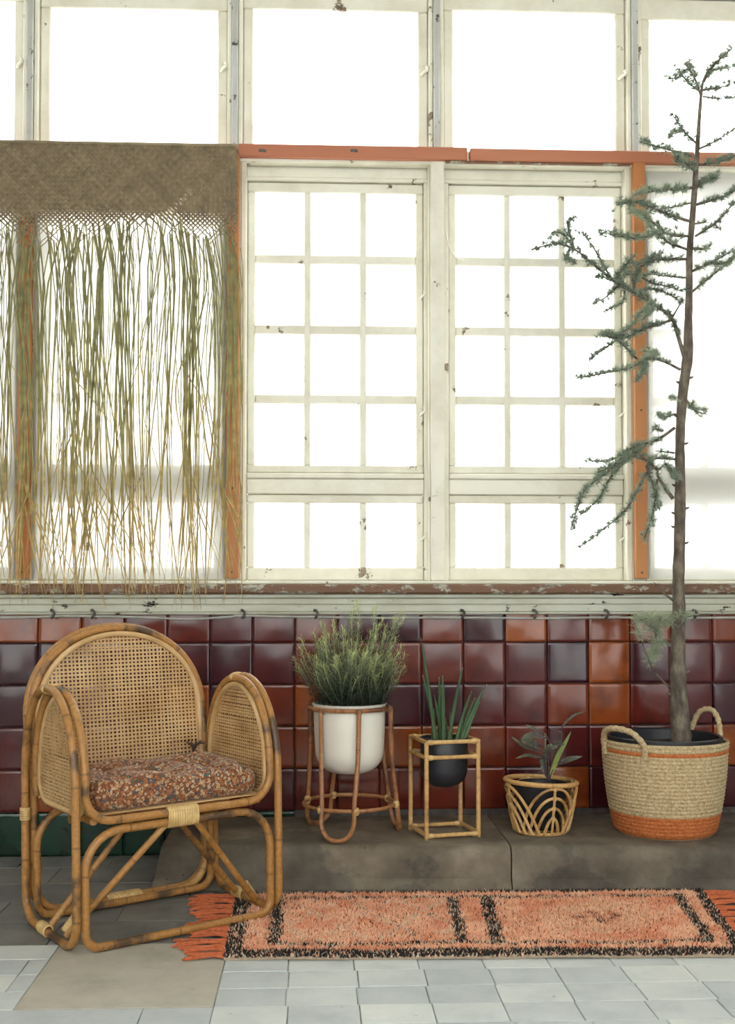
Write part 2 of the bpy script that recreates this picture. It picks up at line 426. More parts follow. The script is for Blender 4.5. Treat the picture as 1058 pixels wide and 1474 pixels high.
cuth = ZS-.115-TZT
cut = [tile_mesh(TX-G, cuth-.002, 20+s).mesh('tile', 'glazed_tile', angle=60) for s in range(3)]
green = [tile_mesh(TX-G, TZ0-.004, 40+s).mesh('tile', 'green_tile', angle=60) for s in range(3)]
for i in range(math.ceil((XL-TX0)/TX), math.floor((XR-TX0)/TX)):
    xc = TX0+TX*(i+.5)
    for j in range(-1, 5):
        zc = TZ0+TZ*(j+.5); ms = full
        if j == 4: zc = TZT+cuth/2; ms = cut
        if j == -1:
            zc = TZ0/2; ms = green
            if i > 5: continue
        o = link('tile', random.choice(ms), wall, (xc, 0, zc), tuple(math.radians(random.gauss(0, .5)) if q != 1 else math.radians(random.gauss(0, .15)) for q in range(3)))

# ---- sill and apron
sill = MB().box(XK(KMIN)-.05, XK(KMAX)+.05, -.03, .14, ZS-.012, ZS, .003).build('trim_1', 'white_paint', smooth=False); tag(sill, kind='structure')
nose = MB().box(XK(KMIN)-.05, XK(KMAX)+.05, -.045, .016, ZS-.047, ZS-.0125, .006).build('trim_2', 'peeled_sill', smooth=False); tag(nose, kind='structure')
ap = MB().box(XK(KMIN)-.05, XK(KMAX)+.05, -.028, .0135, ZS-.062, ZS-.0475, .004).box(XK(KMIN)-.05, XK(KMAX)+.05, -.018, .0135, ZS-.085, ZS-.0625, .003)\
    .box(XK(KMIN)-.05, XK(KMAX)+.05, -.022, .0135, ZS-.112, ZS-.0855, .003).box(XK(KMIN)-.05, XK(KMAX)+.05, -.03, .0135, ZS-.121, ZS-.1125, .004).build('trim_3', 'apron_paint', smooth=False); tag(ap, kind='structure')

# ---- windows
ZR = zz(216, 0)                                       # middle of the orange rail
lower_rows = [(278, 367), (380, 468), (481, 568), (581, 670), (724, 817)]
CW, MW, OFF = .179, .0255, .074
wn = 0
def pane(parent, x0, x1, z0, z1, y=.082):
    return MB().box(x0-.004, x1+.004, y, y+.003, z0-.004, z1+.004, .0003).build('pane', 'window_glass', parent, smooth=False)
for k in range(KMIN, KMAX):
    xa, xb = XK(k), XK(k+1)
    # lower casement window: head, two sashes, glazing bars, panes
    wn += 1; w = link('window_%d' % wn, None, None, (xa, 0, ZS)); tag(w, kind='structure'); sc = (-xa, 0, -ZS)
    zl = [(zz(b_)-ZS, zz(a)-ZS) for a, b_ in lower_rows]
    wd = xb-xa; gx = [(OFF+i*(CW+MW), OFF+i*(CW+MW)+CW) for i in range(3)]; gx[2] = (gx[2][0], wd-OFF)
    e0, e1 = .046, wd-.046
    fr = MB().box(.0, wd, .045, .13, zz(240)-ZS, zz(226)-ZS, .004).box(.0, wd, .062, .13, zz(257)-ZS, zz(240)-ZS-.0005, .002)\
        .box(.0, wd, .05, .13, zz(263)-ZS, zz(257)-ZS-.0005, .004)
    fr.box(.02, e0-.0005, .048, .13, 0, zz(263)-ZS-.001, .003).box(e1+.0005, wd-.02, .048, .13, 0, zz(263)-ZS-.001, .003)
    fr.build('frame', 'white_paint', w, smooth=False)
    for nm, rows in (('upper_sash', zl[:4]), ('lower_sash', zl[4:])):
        zt = zz(264)-ZS if nm == 'upper_sash' else zz(712)-ZS; zb = zz(681)-ZS if nm == 'upper_sash' else .0005
        gt, gb = rows[0][1], rows[-1][0]
        sb = MB().box(e0, e1, .064, .11, gt, zt, .004).box(e0, e1, .064, .11, zb, gb, .004).box(e0, gx[0][0], .064, .11, gb+.0003, gt-.0003, .004).box(gx[2][1], e1, .064, .11, gb+.0003, gt-.0003, .004)
        so = sb.build('sash', 'white_paint', w, smooth=False)
        for i in range(2): MB().box(gx[i][1], gx[i+1][0], .068, .105, gb, gt, .004).build('muntin', 'white_paint', so, smooth=False)
        for i in range(len(rows)-1): MB().box(gx[0][0], gx[2][1], .0695, .1035, rows[i+1][1], rows[i][0], .004).build('muntin', 'white_paint', so, smooth=False)
        for z0, z1 in rows:
            for x0, x1 in gx: pane(so, x0, x1, z0, z1)
    MB().box(e0, e1, .05, .11, zz(711.5)-ZS, zz(690)-ZS, .004).box(e0, e1, .044, .11, zz(689.5)-ZS, zz(682)-ZS, .004).build('transom', 'white_paint', w, smooth=False)
    for dz in (.16, .62, 1.05):                       # painted catches on the stiles
        MB().tube(catmull([(e1-.012, .062, dz-.012), (e1-.004, .05, dz-.004), (e1+.006, .046, dz+.006), (e1+.002, .056, dz+.016)], 4), .005, 6).build('catch', 'white_paint', w)
    # upper window: one large pane
    wn += 1; w = link('window_%d' % wn, None, None, (xa, 0, ZR)); tag(w, kind='structure')
    zt = 3.085-ZR+.012*math.sin(k*2); s0, s1 = .028, wd-.028
    sb = MB().box(s0, s1, .06, .115, -.02, .022, .004).box(s0, s1, .06, .115, zt, 3.155-ZR, .004).box(s0, .066, .06, .115, .0223, zt-.0003, .005).box(wd-.066, s1, .06, .115, .0223, zt-.0003, .005)
    so = sb.build('sash', 'white_paint', w, smooth=False); pane(so, .066, wd-.066, .022, zt)
    MB().box(.012, .0275, .035, .12, -.02, 3.155-ZR, .003).box(wd-.0275, wd-.012, .035, .12, -.02, 3.155-ZR, .003).build('frame', 'white_paint', w, smooth=False)
    MB().tube(catmull([(wd-.052, .058, .30), (wd-.045, .045, .306), (wd-.03, .03, .312), (wd-.035, .04, .325)], 4), .006, 6).build('catch', 'white_paint', w)
# posts between the windows
tn = 3
for k in range(KMIN, KMAX+1):
    x = XK(k)
    tn += 1; o = MB().box(x-.0115, x+.0115, .02, .14, ZR+.0, 3.158, .003).build('trim_%d' % tn, 'grey_paint', smooth=False); tag(o, kind='structure')
    tn += 1
    if k == 1:
        o = MB().box(x-.025, x+.025, -.002, .14, ZS+.0005, zz(229, -.002), .003).box(x-.032, x-.0255, .02, .14, ZS+.0005, zz(240), .002).build('trim_%d' % tn, 'white_paint', smooth=False)
    else:
        o = MB().box(x-.044, x-.0245, .012, .14, ZS+.0005, ZR-.03, .003).box(x+.0245, x+.044, .012, .14, ZS+.0005, ZR-.03, .003).box(x-.024, x+.024, .014, .14, ZS+.0005, ZR-.03, .002).build('trim_%d' % tn, 'white_paint', smooth=False)
    tag(o, kind='structure')
    if k != 1 and k % 1 == 0 and k in (-2, -1, 0, 2, 3, 4):
        tn += 1; o = MB().box(x-.022, x+.022, -.022, .0125, ZS+.008, ZR-.03, .003).build('trim_%d' % tn, 'orange_wood', smooth=False); tag(o, kind='structure')
        for pz in (ZS+.03, ZS+.33, ZS+.62, ZS+.9, ZS+1.25): MB().lathe([(.004, -.001), (.004, .0015), (0, .002)], 8).build('screw', 'clip_metal', o, (x+random.uniform(-.004, .004), 0, pz)).rotation_euler = (PI/2, 0, 0)
        for ch in o.children: ch.location.y = -.0222
# orange top rails
def rail(px0, px1, za, zb, mat='orange_wood_rail', yf=-.024):
    global tn
    tn += 1; x0 = px0 if isinstance(px0, float) else float(hy(px0, 216, -.024)[0]); x1 = px1 if isinstance(px1, float) else float(hy(px1, 216, -.024)[0])
    o = MB().box(x0, x1, yf, .03, za, zb, .003).build('trim_%d' % tn, mat, smooth=False); tag(o, kind='structure'); return o
zr = lambda px, py: float(hy(px, py, -.024)[2])
rail(XK(-3), 341, zr(345, 227), zr(345, 209)); ra = rail(343, 673, zr(510, 227), zr(510, 209)); rb = rail(677, 1000, zr(800, 232), zr(800, 215)); rail(1002, XK(5), zr(800, 232), zr(800, 215))
for px in (378, 510):
    p = hy(px, 217, -.0243); bb = MB().add([(-.014, 0, -.004), (.012, 0, -.006), (.013, 0, .004), (-.002, 0, .008), (-.014, 0, .005)], [(0, 1, 2, 3, 4)]); bb.build('knot', 'clip_metal', ra, tuple(p), smooth=False)
# a strip of bare timber under the right-hand rail, and white fillet boards
tn += 1; o = MB().box(XK(KMIN), XK(KMAX), .0, .05, zz(236, 0), zz(227.5, 0), .003).build('trim_%d' % tn, 'white_paint', smooth=False); tag(o, kind='structure')
tn += 1; o = MB().box(XK(1)+.03, XK(2)-.03, -.014, -.0005, zz(235.5, 0), zz(232.5, 0), .002).build('trim_%d' % tn, 'peeled_sill', smooth=False); tag(o, kind='structure')
# milky sheets stretched inside the side bays
for k, lab in ((-3, 0), (-2, 'white translucent sheet over the window beyond the orange post at the curtain edge'), (-1, 'white translucent sheet over the window behind the grass curtain'), (2, 'white translucent sheet over the window behind the tree trunk'), (3, 0), (4, 0)):
    if not lab: continue
    o = MB().box(XK(k)+.026, XK(k+1)-.026, .008, .0092, ZS+.006, zz(240, 0), .0002).build('translucent_sheet', 'milky_film', smooth=False)
    tag(o, lab, 'plastic sheet')

# ---- rest of the room shell
o = MB().box(XL-.15, XL, YF, .26, 0, ZC).build('wall_left', 'plaster', smooth=False); tag(o, kind='structure')
o = MB().box(XR, XR+.15, YF, .26, 0, ZC).build('wall_right', 'plaster', smooth=False); tag(o, kind='structure')
o = MB().box(XL-.15, XR+.15, YF, .26, ZC, ZC+.15).build('ceiling', 'plaster', smooth=False); tag(o, kind='structure')
EDG = [XL, -2.1, -.85, .4, 1.66, 2.5, XR]; LOWZ = [.06, .62, .62, .62, .06, .06]      # glazed garden doors at both ends
wf = MB().box(XL, XR, YF-.15, YF, 3.45, ZC)
for x in EDG: wf.box(max(XL, x-.05), min(XR, x+.05), YF-.15, YF, 0, 3.45)
for x0, x1, z0 in zip(EDG, EDG[1:], LOWZ): wf.box(x0+.05, x1-.05, YF-.15, YF, 0, z0)
o = wf.build('wall_front', 'plaster', smooth=False); tag(o, kind='structure')
for x0, x1, z0 in zip(EDG, EDG[1:], LOWZ):
    x0 += .05; x1 -= .05; xm = (x0+x1)/2
    wn += 1; w = link('window_%d' % wn, None, None, (0, YF-.08, 0)); tag(w, kind='structure')
    MB().box(x0, x0+.05, -.03, .03, z0, 3.45).box(x1-.05, x1, -.03, .03, z0, 3.45).box(x0, x1, -.03, .03, z0, z0+.05).box(x0, x1, -.03, .03, 3.4, 3.45).box(xm-.02, xm+.02, -.03, .03, z0+.05, 3.4).box(x0, x1, -.025, .025, 1.98, 2.02).build('frame', 'white_paint', w, smooth=False)
    MB().box(x0+.05, x1-.05, -.002, .002, z0+.05, 3.4, .0002).build('pane', 'window_glass', w, smooth=False)

# ---- concrete ledge
LZ = .135
lF = -.489; lL = float(hz(232, 1280, 0)[0])
def ledge_mesh(x0, x1, seed):
    r_ = random.Random(seed); nx = max(4, int((x1-x0)/.05)); ny = 10; mb = MB()
    prof = [(-.012, 0.0), (-.008, .014), (.012, .034), (.006, .09), (.012, .118), (.028, .132), (.07, LZ), (.2, LZ), (-.2, LZ), (-.005, LZ), (-.005, 0)]
    vs = []; fs = []; n = len(prof)
    for i in range(nx+1):
        x = x0+(x1-x0)*i/nx; jit = [r_.gauss(0, .0022) if 0 < q < 6 else 0 for q in range(n)]
        e = 0
        for q, (y_, z_) in enumerate(prof): vs.append((x+(.03*(LZ-z_)/LZ*(-1 if i == 0 and seed == 1 else 0)), (y_+lF-.0575*(x-.0) if q < 8 else y_)+jit[q], z_+(r_.gauss(0, .0008) if 1 <= q <= 3 else 0)))
    for i in range(nx):
        for q in range(n): q2 = (q+1) % n; fs.append((i*n+q, i*n+q2, (i+1)*n+q2, (i+1)*n+q))
    fs.append(tuple(range(n))); fs.append(tuple(nx*n+q for q in reversed(range(n))))
    mb.add(vs, fs); return mb
ledge = link('concrete_ledge', None); tag(ledge, kind='structure')
jx = float(hz(741, 1225, LZ)[0])
ledge_mesh(lL, jx-.002, 1).build('block', 'concrete', ledge, angle=50)
ledge_mesh(jx+.002, XR-.02, 2).build('block', 'concrete', ledge, angle=50)

# ================================================================== GRASS CURTAIN
cx0, cx1 = -1.62, float(hy(342, 260, -.06)[0]); cz1 = float(hy(200, 208, -.06)[2]); ch_ = cz1-float(hy(200, 322, -.06)[2])
cur = empty('grass_curtain', ((cx0+cx1)/2, -.06, cz1)); tag(cur, 'woven grass curtain with long loose fringe hanging over the window', 'curtain')
co = Vector(cur.location)
def fold(x):
    L = cx1-cx0; t = (x-cx0) % (2*L); return cx0+(t if t < L else 2*L-t)
p_ = .0165; wv = MB(); ends = []
n_ = int((cx1-cx0)/p_)
for sgn in (1, -1):
    for i in range(n_):
        xs = cx0+p_*(i+.5); loose = ch_*(1+random.uniform(-.06, .22)+.10*math.sin(xs*9+1)); st = p_/4; pts = []
        sds = []
        for q in range(int(loose/st)+1):
            s_ = q*st; x = fold(xs+sgn*s_); up_ = ((xs+sgn*s_-cx0) % (2*(cx1-cx0))) < (cx1-cx0); sds.append((.7071, 0, .7071*(sgn if up_ else -sgn)))
            open_ = max(0, s_-ch_*.85)
            pts.append((x-co.x, sgn*.0030*math.cos(2*PI*s_/p_)+random.gauss(0, .0004), cz1-s_-co.z))
        wdt = [(.0122 if q*st < ch_*.55 else .0114) if q*st < ch_*.80 else max(.0035, .0114-(q*st-ch_*.80)*.11) for q in range(len(pts))]; tone = random.uniform(.3, .7)
        d = Vector((.7071, 0, .7071)) if sgn > 0 else Vector((.7071, 0, -.7071))
        wv.ribbon(pts, wdt, sds, [tone]*len(pts)); ends.append((pts[-1], sgn, xs))
wv.tube([(cx0-co.x, 0, .002), (cx1-co.x, 0, .002)], .006, 8)
wb = wv.build('woven_band', 'woven_grass', cur, recalc=False, attr='h')
fr = MB()
clumps = [cx0+random.random()*(cx1-cx0) for _ in range(34)]+[float(hy(45, 500, -.06)[0])]*4+[float(hy(325, 500, -.06)[0])]*4+[float(hy(70, 500, -.06)[0])]*2
for (ep, sgn, xs) in ends:
    for c_ in range(random.choice((1, 2, 2, 3))):
        x = ep[0]+co.x; z = ep[2]+co.z-.0; tgt = min(clumps, key=lambda q: abs(q-x)+random.uniform(0, .07))
        zb = float(hy(300, random.gauss(850, 20), -.06)[2]) if random.random() < .8 else random.uniform(ZS+.05, ZS+.7)
        zb = max(zb, ZS-.10)
        n = 15; pts = []; w0 = random.uniform(.0024, .0066); yoff = random.uniform(-.012, .008); dx = random.gauss(0, .035); bend = random.gauss(0, .02); ph = random.random()*6
        pull = random.uniform(.15, .8)
        fl = random.gauss(0, .075) if random.random() < .45 else random.gauss(0, .02)
        for q in range(n):
            t = q/(n-1); zt = z+(zb-z)*t
            x_ = x+sgn*.022*min(1, t*7)*(1-t*.5)+(tgt-x)*pull*min(1, t*2.2)*(1-.35*t)+dx*t+bend*math.sin(t*5+ph)+fl*max(0, t-.7)*4
            x_ = min(max(x_, cx0-.01), cx1+.02+(.09*max(0, t-.75) if random.random() < .02 else 0))
            yy = yoff*min(1, t*4)-.004*math.sin(t*4+ph)-.006*max(0, t-.6)
            pts.append((x_-co.x, yy, zt-co.z))
        ang = random.uniform(-.9, .9); sd = (math.cos(ang), math.sin(ang), 0)
        ws = [w0*(1 if q < n-3 else (n-q)/3.0) for q in range(n)]
        h0 = random.uniform(-.15, .15)
        fr.ribbon(pts, ws, sd, [min(1, max(0, q/(n-1)+h0)) for q in range(n)])
fo = fr.build('fringe', 'grass_blade', cur, attr='h', recalc=False); tag(fo, kind='stuff')

# ---- cable along the foot of the apron
cab = empty('wall_cable', tuple(hy(170, 886, -.036))); o3 = Vector(cab.location)
tag(cab, 'thin grey cable clipped along the foot of the window apron', 'cable')
pts = [Vector(hy(px, py, -.036))-o3 for px, py in ((-120, 888), (20, 889), (90, 887), (180, 888), (270, 891), (330, 888), (350, 886.5), (460, 888.5), (560, 889.5), (664, 889), (770, 890), (873, 889), (980, 889.5), (1060, 889), (1170, 889))]
MB().tube(catmull(pts, 6), .0042, 8).build('cable', 'cable_grey', cab)
for px in (-40, 76, 134, 350, 455, 666, 770, 873, 1000):
    p = Vector(hy(px, 884, -.036))-o3
    MB().tube(catmull([p+Vector((-.007, .004, .014)), p+Vector((.001, -.003, .012)), p+Vector((.006, -.006, .002)), p+Vector((.001, -.006, -.009)), p+Vector((-.004, .0, -.014))], 3), .005, 6).build('clip', 'clip_metal', cab)

wc = empty('window_cord', tuple(hy(645, 345, .03))); o4 = Vector(wc.location); tag(wc, 'thin white cord curving beside the middle window post', 'cord')
MB().tube(catmull([Vector(hy(px, py, .045 if i else .03))-o4 for i, (px, py) in enumerate(((641, 318), (643, 340), (648, 358), (656, 370), (668, 376)))], 6), .0022, 6).build('cord', 'white_ceramic', wc)

# ================================================================== RATTAN ARMCHAIR
CHX, CHY, CHA = -.468, -.792, math.radians(32.5)
chair = empty('rattan_armchair', (CHX, CHY, .0045), CHA); chair.rotation_euler = (0, -.0145, CHA); tag(chair, 'round-backed rattan armchair with woven cane back and arm panels', 'armchair')
W2, D2, R_ = .301, .198, .0115; SZ = .336; AZ = .674; BZ = .822
def side_arch(x, y0, y1, zs, za, n=22):
    """front base of the arch to the rear base"""
    out = []; yc = (y0+y1)/2; a = (y1-y0)/2
    for i in range(n+1):
        t = PI-PI*i/n; out.append(Vector((x, yc+a*math.copysign(abs(math.cos(t))**.92, math.cos(t)), zs+(za-zs)*math.sin(t)**.94)))
    return out
def pole(name, pts, r=R_, closed=False, mat='rattan'): return MB().tube(pts, r, 10, closed, a0=random.random()*.2).build(name, mat, chair, attr='along')
for sx_ in (-1, 1):
    x = sx_*W2
    bottom = rpath([(x, D2, .30), (x, D2, R_), (x, -D2, R_), (x, -D2, .30)], .075)
    pole('arm_hoop', side_arch(x, -D2, D2, .40, AZ)+bottom, closed=True)
# seat rail: one pole forming both inner arm arches and the front of the seat
xi = W2-.026; la = side_arch(-xi, -D2, D2-.02, .42, AZ-.004)
left = [Vector((-xi, D2-.02, SZ+.02))]+list(reversed(la))
front = rpath([(-xi, -D2, .42), (-xi, -D2, SZ), (xi, -D2, SZ), (xi, -D2, .42)], .075)
ra_ = side_arch(xi, -D2, D2-.02, .42, AZ-.004)
pole('seat_rail', left+front[1:-1]+ra_+[Vector((xi, D2-.02, SZ+.02))])
for sx_ in (-1, 1): pole('seat_side_rail', [(sx_*(xi-.03), -D2+.02, SZ), (sx_*(xi-.03), D2-.005, SZ)])
pole('seat_back_rail', [(-xi+.02, D2-.04, SZ), (xi-.02, D2-.04, SZ)])
pole('seat_cross_rail', [(-xi+.03, 0, SZ-.024), (xi-.03, 0, SZ-.024)])
for name, y_ in (('front_loop', -D2+.004), ('rear_loop', D2-.022)):
    pole(name, rpath([(-xi, y_, R_), (xi, y_, R_), (xi, y_, SZ-.026), (-xi, y_, SZ-.026)], [.04, .04, .1, .1], True), closed=True)
def back_path(y_, xh, ztop, zfloor):
    arch = [];
    for i in range(29):
        t = PI*i/28; z_ = .57+(ztop-.57)*math.sin(t)**.96
        arch.append(Vector((xh*math.copysign(abs(math.cos(t))**.95, math.cos(t)), y_+.05*max(0, (z_-.35))/.47, z_)))
    return arch+rpath([(-xh, y_+.01, .5), (-xh, y_, zfloor), (xh, y_, zfloor), (xh, y_+.01, .5)], .09)[0:]
pole('back_hoop', back_path(D2+.002, xi-.002, BZ, R_), closed=True)
pole('back_hoop', back_path(D2+.025, xi+.004, BZ+.004, R_), closed=True)
for sx_ in (-1, 1):
    pole('brace', [(sx_*.042, -D2+.012, SZ-.03), (sx_*(W2-.014), -D2+.115, .022)], .0095)
    pole('brace', [(sx_*.05, .0, SZ-.03), (sx_*(W2-.014), .035, .022)], .0095)
def binding(p0, p1, ru, rv, uvec, turns):
    p0, p1 = Vector(p0), Vector(p1); t = (p1-p0).normalized(); u = Vector(uvec); u = (u-t*u.dot(t)).normalized(); v_ = t.cross(u)
    mb = MB(); n = turns*4; seg = 16; vs = []; fs = []
    for i in range(n+1):
        c_ = p0.lerp(p1, i/n); s_ = abs(math.sin(PI*i/4))*.0014 - (.003 if i in (0, n) else 0)
        for k in range(seg):
            a = 2*PI*k/seg; vs.append(c_+u*math.cos(a)*(ru+s_)+v_*math.sin(a)*(rv+s_))
    for i in range(n):
        for k in range(seg): fs.append((i*seg+k, i*seg+(k+1) % seg, (i+1)*seg+(k+1) % seg, (i+1)*seg+k))
    mb.add(vs, fs); return mb.build('binding', 'binding', chair)
binding((-.046, -D2+.002, SZ-.013), (.046, -D2+.002, SZ-.013), .028, .0155, (0, 0, 1), 13)
binding((-.055, D2+.014, R_+.003), (.055, D2+.014, R_+.003), .0155, .027, (0, 0, 1), 13)
for sx_ in (-1, 1):
    binding((sx_*W2, .01, R_+.003), (sx_*W2, .07, R_+.003), .0165, .0145, (0, 0, 1), 8)
    binding((sx_*(W2-.012), .005, AZ-.004), (sx_*(W2-.012), .022, AZ-.003), .0135, .027, (0, 0, 1), 3)
    binding((sx_*(W2-.016), -D2+.125, .03), (sx_*(W2-.05), -D2+.118, .075), .013, .013, (0, 1, 0), 6)
    binding((sx_*W2, D2, .285), (sx_*W2, D2, .322), .014, .0155, (1, 0, 0), 6)
    binding((sx_*(xi), -D2+.002, .075), (sx_*(xi), -D2+.002, .10), .013, .0135, (1, 0, 0), 3) if False else None
# woven cane: strips over and under, trimmed to the arch
def cane(name, fn, inside, u0, u1, v0, v1, pu, pv, wu, wv_):
    mb = MB(); nu = int((u1-u0)/pu); nv = int((v1-v0)/pv)
    def strand(fixed, is_u, idx):
        run = []
        a0_, a1_, st = (v0, v1, pv/2) if is_u else (u0, u1, pu/2)
        steps = int((a1_-a0_)/st); wob = random.gauss(0, .0006); w_ = (wu if is_u else wv_)*random.uniform(.85, 1.1)
        def flush():
            if len(run) > 1:
                P = [fn(*q) for q in run]; sd = (fn(run[0][0]+1e-3, run[0][1], 0)-fn(run[0][0], run[0][1], 0)) if is_u else (fn(run[0][0], run[0][1]+1e-3, 0)-fn(run[0][0], run[0][1], 0))
                mb.ribbon(P, w_, tuple(sd.normalized()))
            run.clear()
        for q in range(steps+1):
            a = a0_+q*st; uu, vv = (fixed, a) if is_u else (a, fixed)
            if inside(uu, vv):
                ph = math.cos(PI*(q/2+idx)); off = .0013*ph*(1 if is_u else -1)
                run.append(((uu+wob) if is_u else uu, vv if is_u else vv+wob, off))
            else: flush()
        flush()
    for i in range(nu+1): strand(u0+pu*i, True, i)
    for j in range(nv+1): strand(v0+pv*j, False, j)
    o_ = mb.build(name, 'cane', chair, recalc=False); tag(o_, kind='stuff'); return o_
bl = lambda z_: .05*max(0, z_-.35)/.47
def back_fn(u, v_, off): return Vector((u, D2-.006+bl(v_)+off, v_))
xh = xi-.018; zt_ = BZ-.018
def back_in(u, v_):
    if v_ < .34: return False
    if v_ < .57: return abs(u) < xh
    return (abs(u)/xh)**2.05+((v_-.57)/(zt_-.57))**2.05 < 1
cane('back_cane', back_fn, back_in, -xh, xh, .345, zt_, .0120, .0114, .0060, .0058)
rim = [Vector((-xh, D2-.007, .345))]+[Vector((-xh*math.copysign(abs(math.cos(PI*i/30))**.96, math.cos(PI*i/30)), D2-.009+bl(.57+(zt_-.57)*math.sin(PI*i/30)**.96), .57+(zt_-.57)*math.sin(PI*i/30)**.96)) for i in range(31)]+[Vector((xh, D2-.007, .345))]
MB().tube(rim, .0085, 8).build('cane_edging', 'cane', chair)
yc_, ya = (-D2+D2-.02)/2, (2*D2-.02)/2-.016
for sx_ in (-1, 1):
    def side_fn(u, v_, off, sx_=sx_): return Vector((sx_*(xi-.004)+off, u, v_))
    def side_in(u, v_):
        d = abs(u-yc_)
        if v_ < .42: return d < ya and not (v_ < SZ+.072 and d > ya-.06 and ((d-(ya-.06))/.06)**2+((SZ+.072-v_)/.06)**2 > 1)
        return (d/ya)**2.0+((v_-.42)/(AZ-.022-.42))**2.0 < 1
    cane('arm_cane', side_fn, side_in, yc_-ya, yc_+ya, SZ+.008, AZ-.022, .0125, .0098, .0058, .0066)
    ex_ = sx_*(xi-.006); e = rpath([(ex_, yc_+ya, .42), (ex_, yc_+ya, SZ+.012), (ex_, yc_-ya, SZ+.012), (ex_, yc_-ya, .42)], .06)
    e += [Vector((ex_, yc_-ya*math.cos(PI*i/24), .42+(AZ-.022-.42)*math.sin(PI*i/24))) for i in range(1, 24)]
    MB().tube(e, .0075, 8, True).build('cane_edging', 'cane', chair)
# seat deck of slats below the cushion
for i in range(9):
    y_ = -D2+.035+i*(2*D2-.075)/8
    MB().box(-xi+.02, xi-.02, y_-.016, y_+.016, SZ+.0118, SZ+.0158, .001).build('seat_slat', 'cane', chair, smooth=False)

# ---- cushion
cus = empty('seat_cushion', (CHX, CHY, SZ+.0205), CHA); cus.rotation_euler = (0, -.0145, CHA); tag(cus, 'tufted rust floral cotton cushion lying on the rattan armchair', 'cushion')
hx, hyy, hh = .244, .174, .092
n = 44; vs = []; fs = []
tufts = [(a*hx*.56, b_*hyy*.56) for a in (-1, 0, 1) for b_ in (-1, 0, 1)]
def cush_top(x, y_):
    ex = max(0, 1-(abs(x)/hx)**6); ey = max(0, 1-(abs(y_)/hyy)**6)
    z_ = hh*(.80+.20*(ex*ey)**.5)
    for tx, ty in tufts:
        d2 = ((x-tx)**2+(y_-ty)**2); z_ -= .036*math.exp(-d2/(2*.018**2))+.012*math.exp(-d2/(2*.05**2))
    for tx in (-hx*.56, 0, hx*.56): z_ -= .006*math.exp(-((x-tx)/.008)**2)
    for ty in (-hyy*.56, 0, hyy*.56): z_ -= .006*math.exp(-((y_-ty)/.008)**2)
    z_ += .006*math.sin(x*31+y_*17)+.004*math.sin(y_*43-x*12)
    return z_
grid = {}
prof = [(.90, 0), (.97, .10), (1.0, .3), (1.005, .5), (1.0, .7), (.985, .86), (.955, .96)]
for j in range(n+1):
    for i in range(n+1):
        u, v_ = (i/n*2-1), (j/n*2-1); x, y_ = u*hx*.94, v_*hyy*.94
        r_ = .03
        grid[i, j] = len(vs); vs.append((x, y_, cush_top(x, y_)))
for j in range(n):
    for i in range(n): fs.append((grid[i, j], grid[i+1, j], grid[i+1, j+1], grid[i, j+1]))
per = [(i, 0) for i in range(n)]+[(n, j) for j in range(n)]+[(i, n) for i in range(n, 0, -1)]+[(0, j) for j in range(n, 0, -1)]
prev = [grid[q] for q in per]
for sc_, zf in reversed(prof):
    cur_ = []
    for q in per:
        bx, by, bz = vs[grid[q]]; pk = 1+.012*math.sin(q[0]*1.7+q[1]*2.1)
        L = max(abs(bx)/(hx*.94), abs(by)/(hyy*.94)); cr = (abs(bx)/(hx*.94))**8*(abs(by)/(hyy*.94))**8
        k_ = sc_/.94*pk*(1-.045*cr); cur_.append(len(vs)); vs.append((bx*k_, by*k_, bz*zf*.98))
    for a in range(len(per)):
        b_ = (a+1) % len(per); fs.append((prev[a], prev[b_], cur_[b_], cur_[a]))
    prev = cur_
fs.append(tuple(prev))
mb = MB(); mb.add(vs, fs); mb.build('cover', 'floral_print', cus, angle=80)
for tx, ty in tufts: MB().lathe([(0, -.004), (.008, -.002), (.009, .001), (.006, .004), (0, .005)], 10).build('tuft_button', 'floral_print', cus, (tx, ty, cush_top(tx, ty)+.002))
for ex, ey in ((hx*.84, hyy*.90), (-hx*.84, hyy*.90)):
    mb = MB()
    for q in range(14):
        a = random.random()*2*PI; l = random.uniform(.022, .038)
        mb.tube(catmull([(ex, ey, .085), (ex+.4*l*math.cos(a), ey-abs(.25*l*math.sin(a)), .105), (ex+l*math.cos(a), ey-abs(.3*l*math.sin(a)), .10+.02*random.random())], 4), .0028, 5)
    mb.build('tie', 'dark_cord', cus)

# ================================================================== RUG
FL, BL, BR, FR = [hz(*q, 0) for q in ((322, 1383, ), (341, 1290), (1011, 1285), (1078, 1378))]
rc = (FL+BL+BR+FR)/4
rug = empty('wool_rug', tuple(rc)); tag(rug, 'salmon wool runner rug with black borders and long orange fringe', 'rug')
def rp(u, v_): return (1-v_)*((1-u)*FL+u*FR)+v_*((1-u)*BL+u*BR)-rc
rl = float(np.linalg.norm(FR-FL)); rd = float(np.linalg.norm(BL-FL))
nu, nv = 80, 30; vs = []; fs = []
def rz(u, v_): return .0022*math.sin(u*17+v_*3)*math.sin(u*7)*(1 if v_ < .15 else .3)+.0022
for top in (1, 0):
    for j in range(nv+1):
        for i in range(nu+1):
            p = rp(i/nu, j/nv); vs.append((p[0], p[1], (.006+rz(i/nu, j/nv)) if top else .0006+max(0, rz(i/nu, j/nv)-.0022)))
K = (nu+1)*(nv+1); ix = lambda i, j: j*(nu+1)+i
for j in range(nv):
    for i in range(nu):
        fs.append((ix(i, j), ix(i+1, j), ix(i+1, j+1), ix(i, j+1))); fs.append((K+ix(i, j), K+ix(i, j+1), K+ix(i+1, j+1), K+ix(i+1, j)))
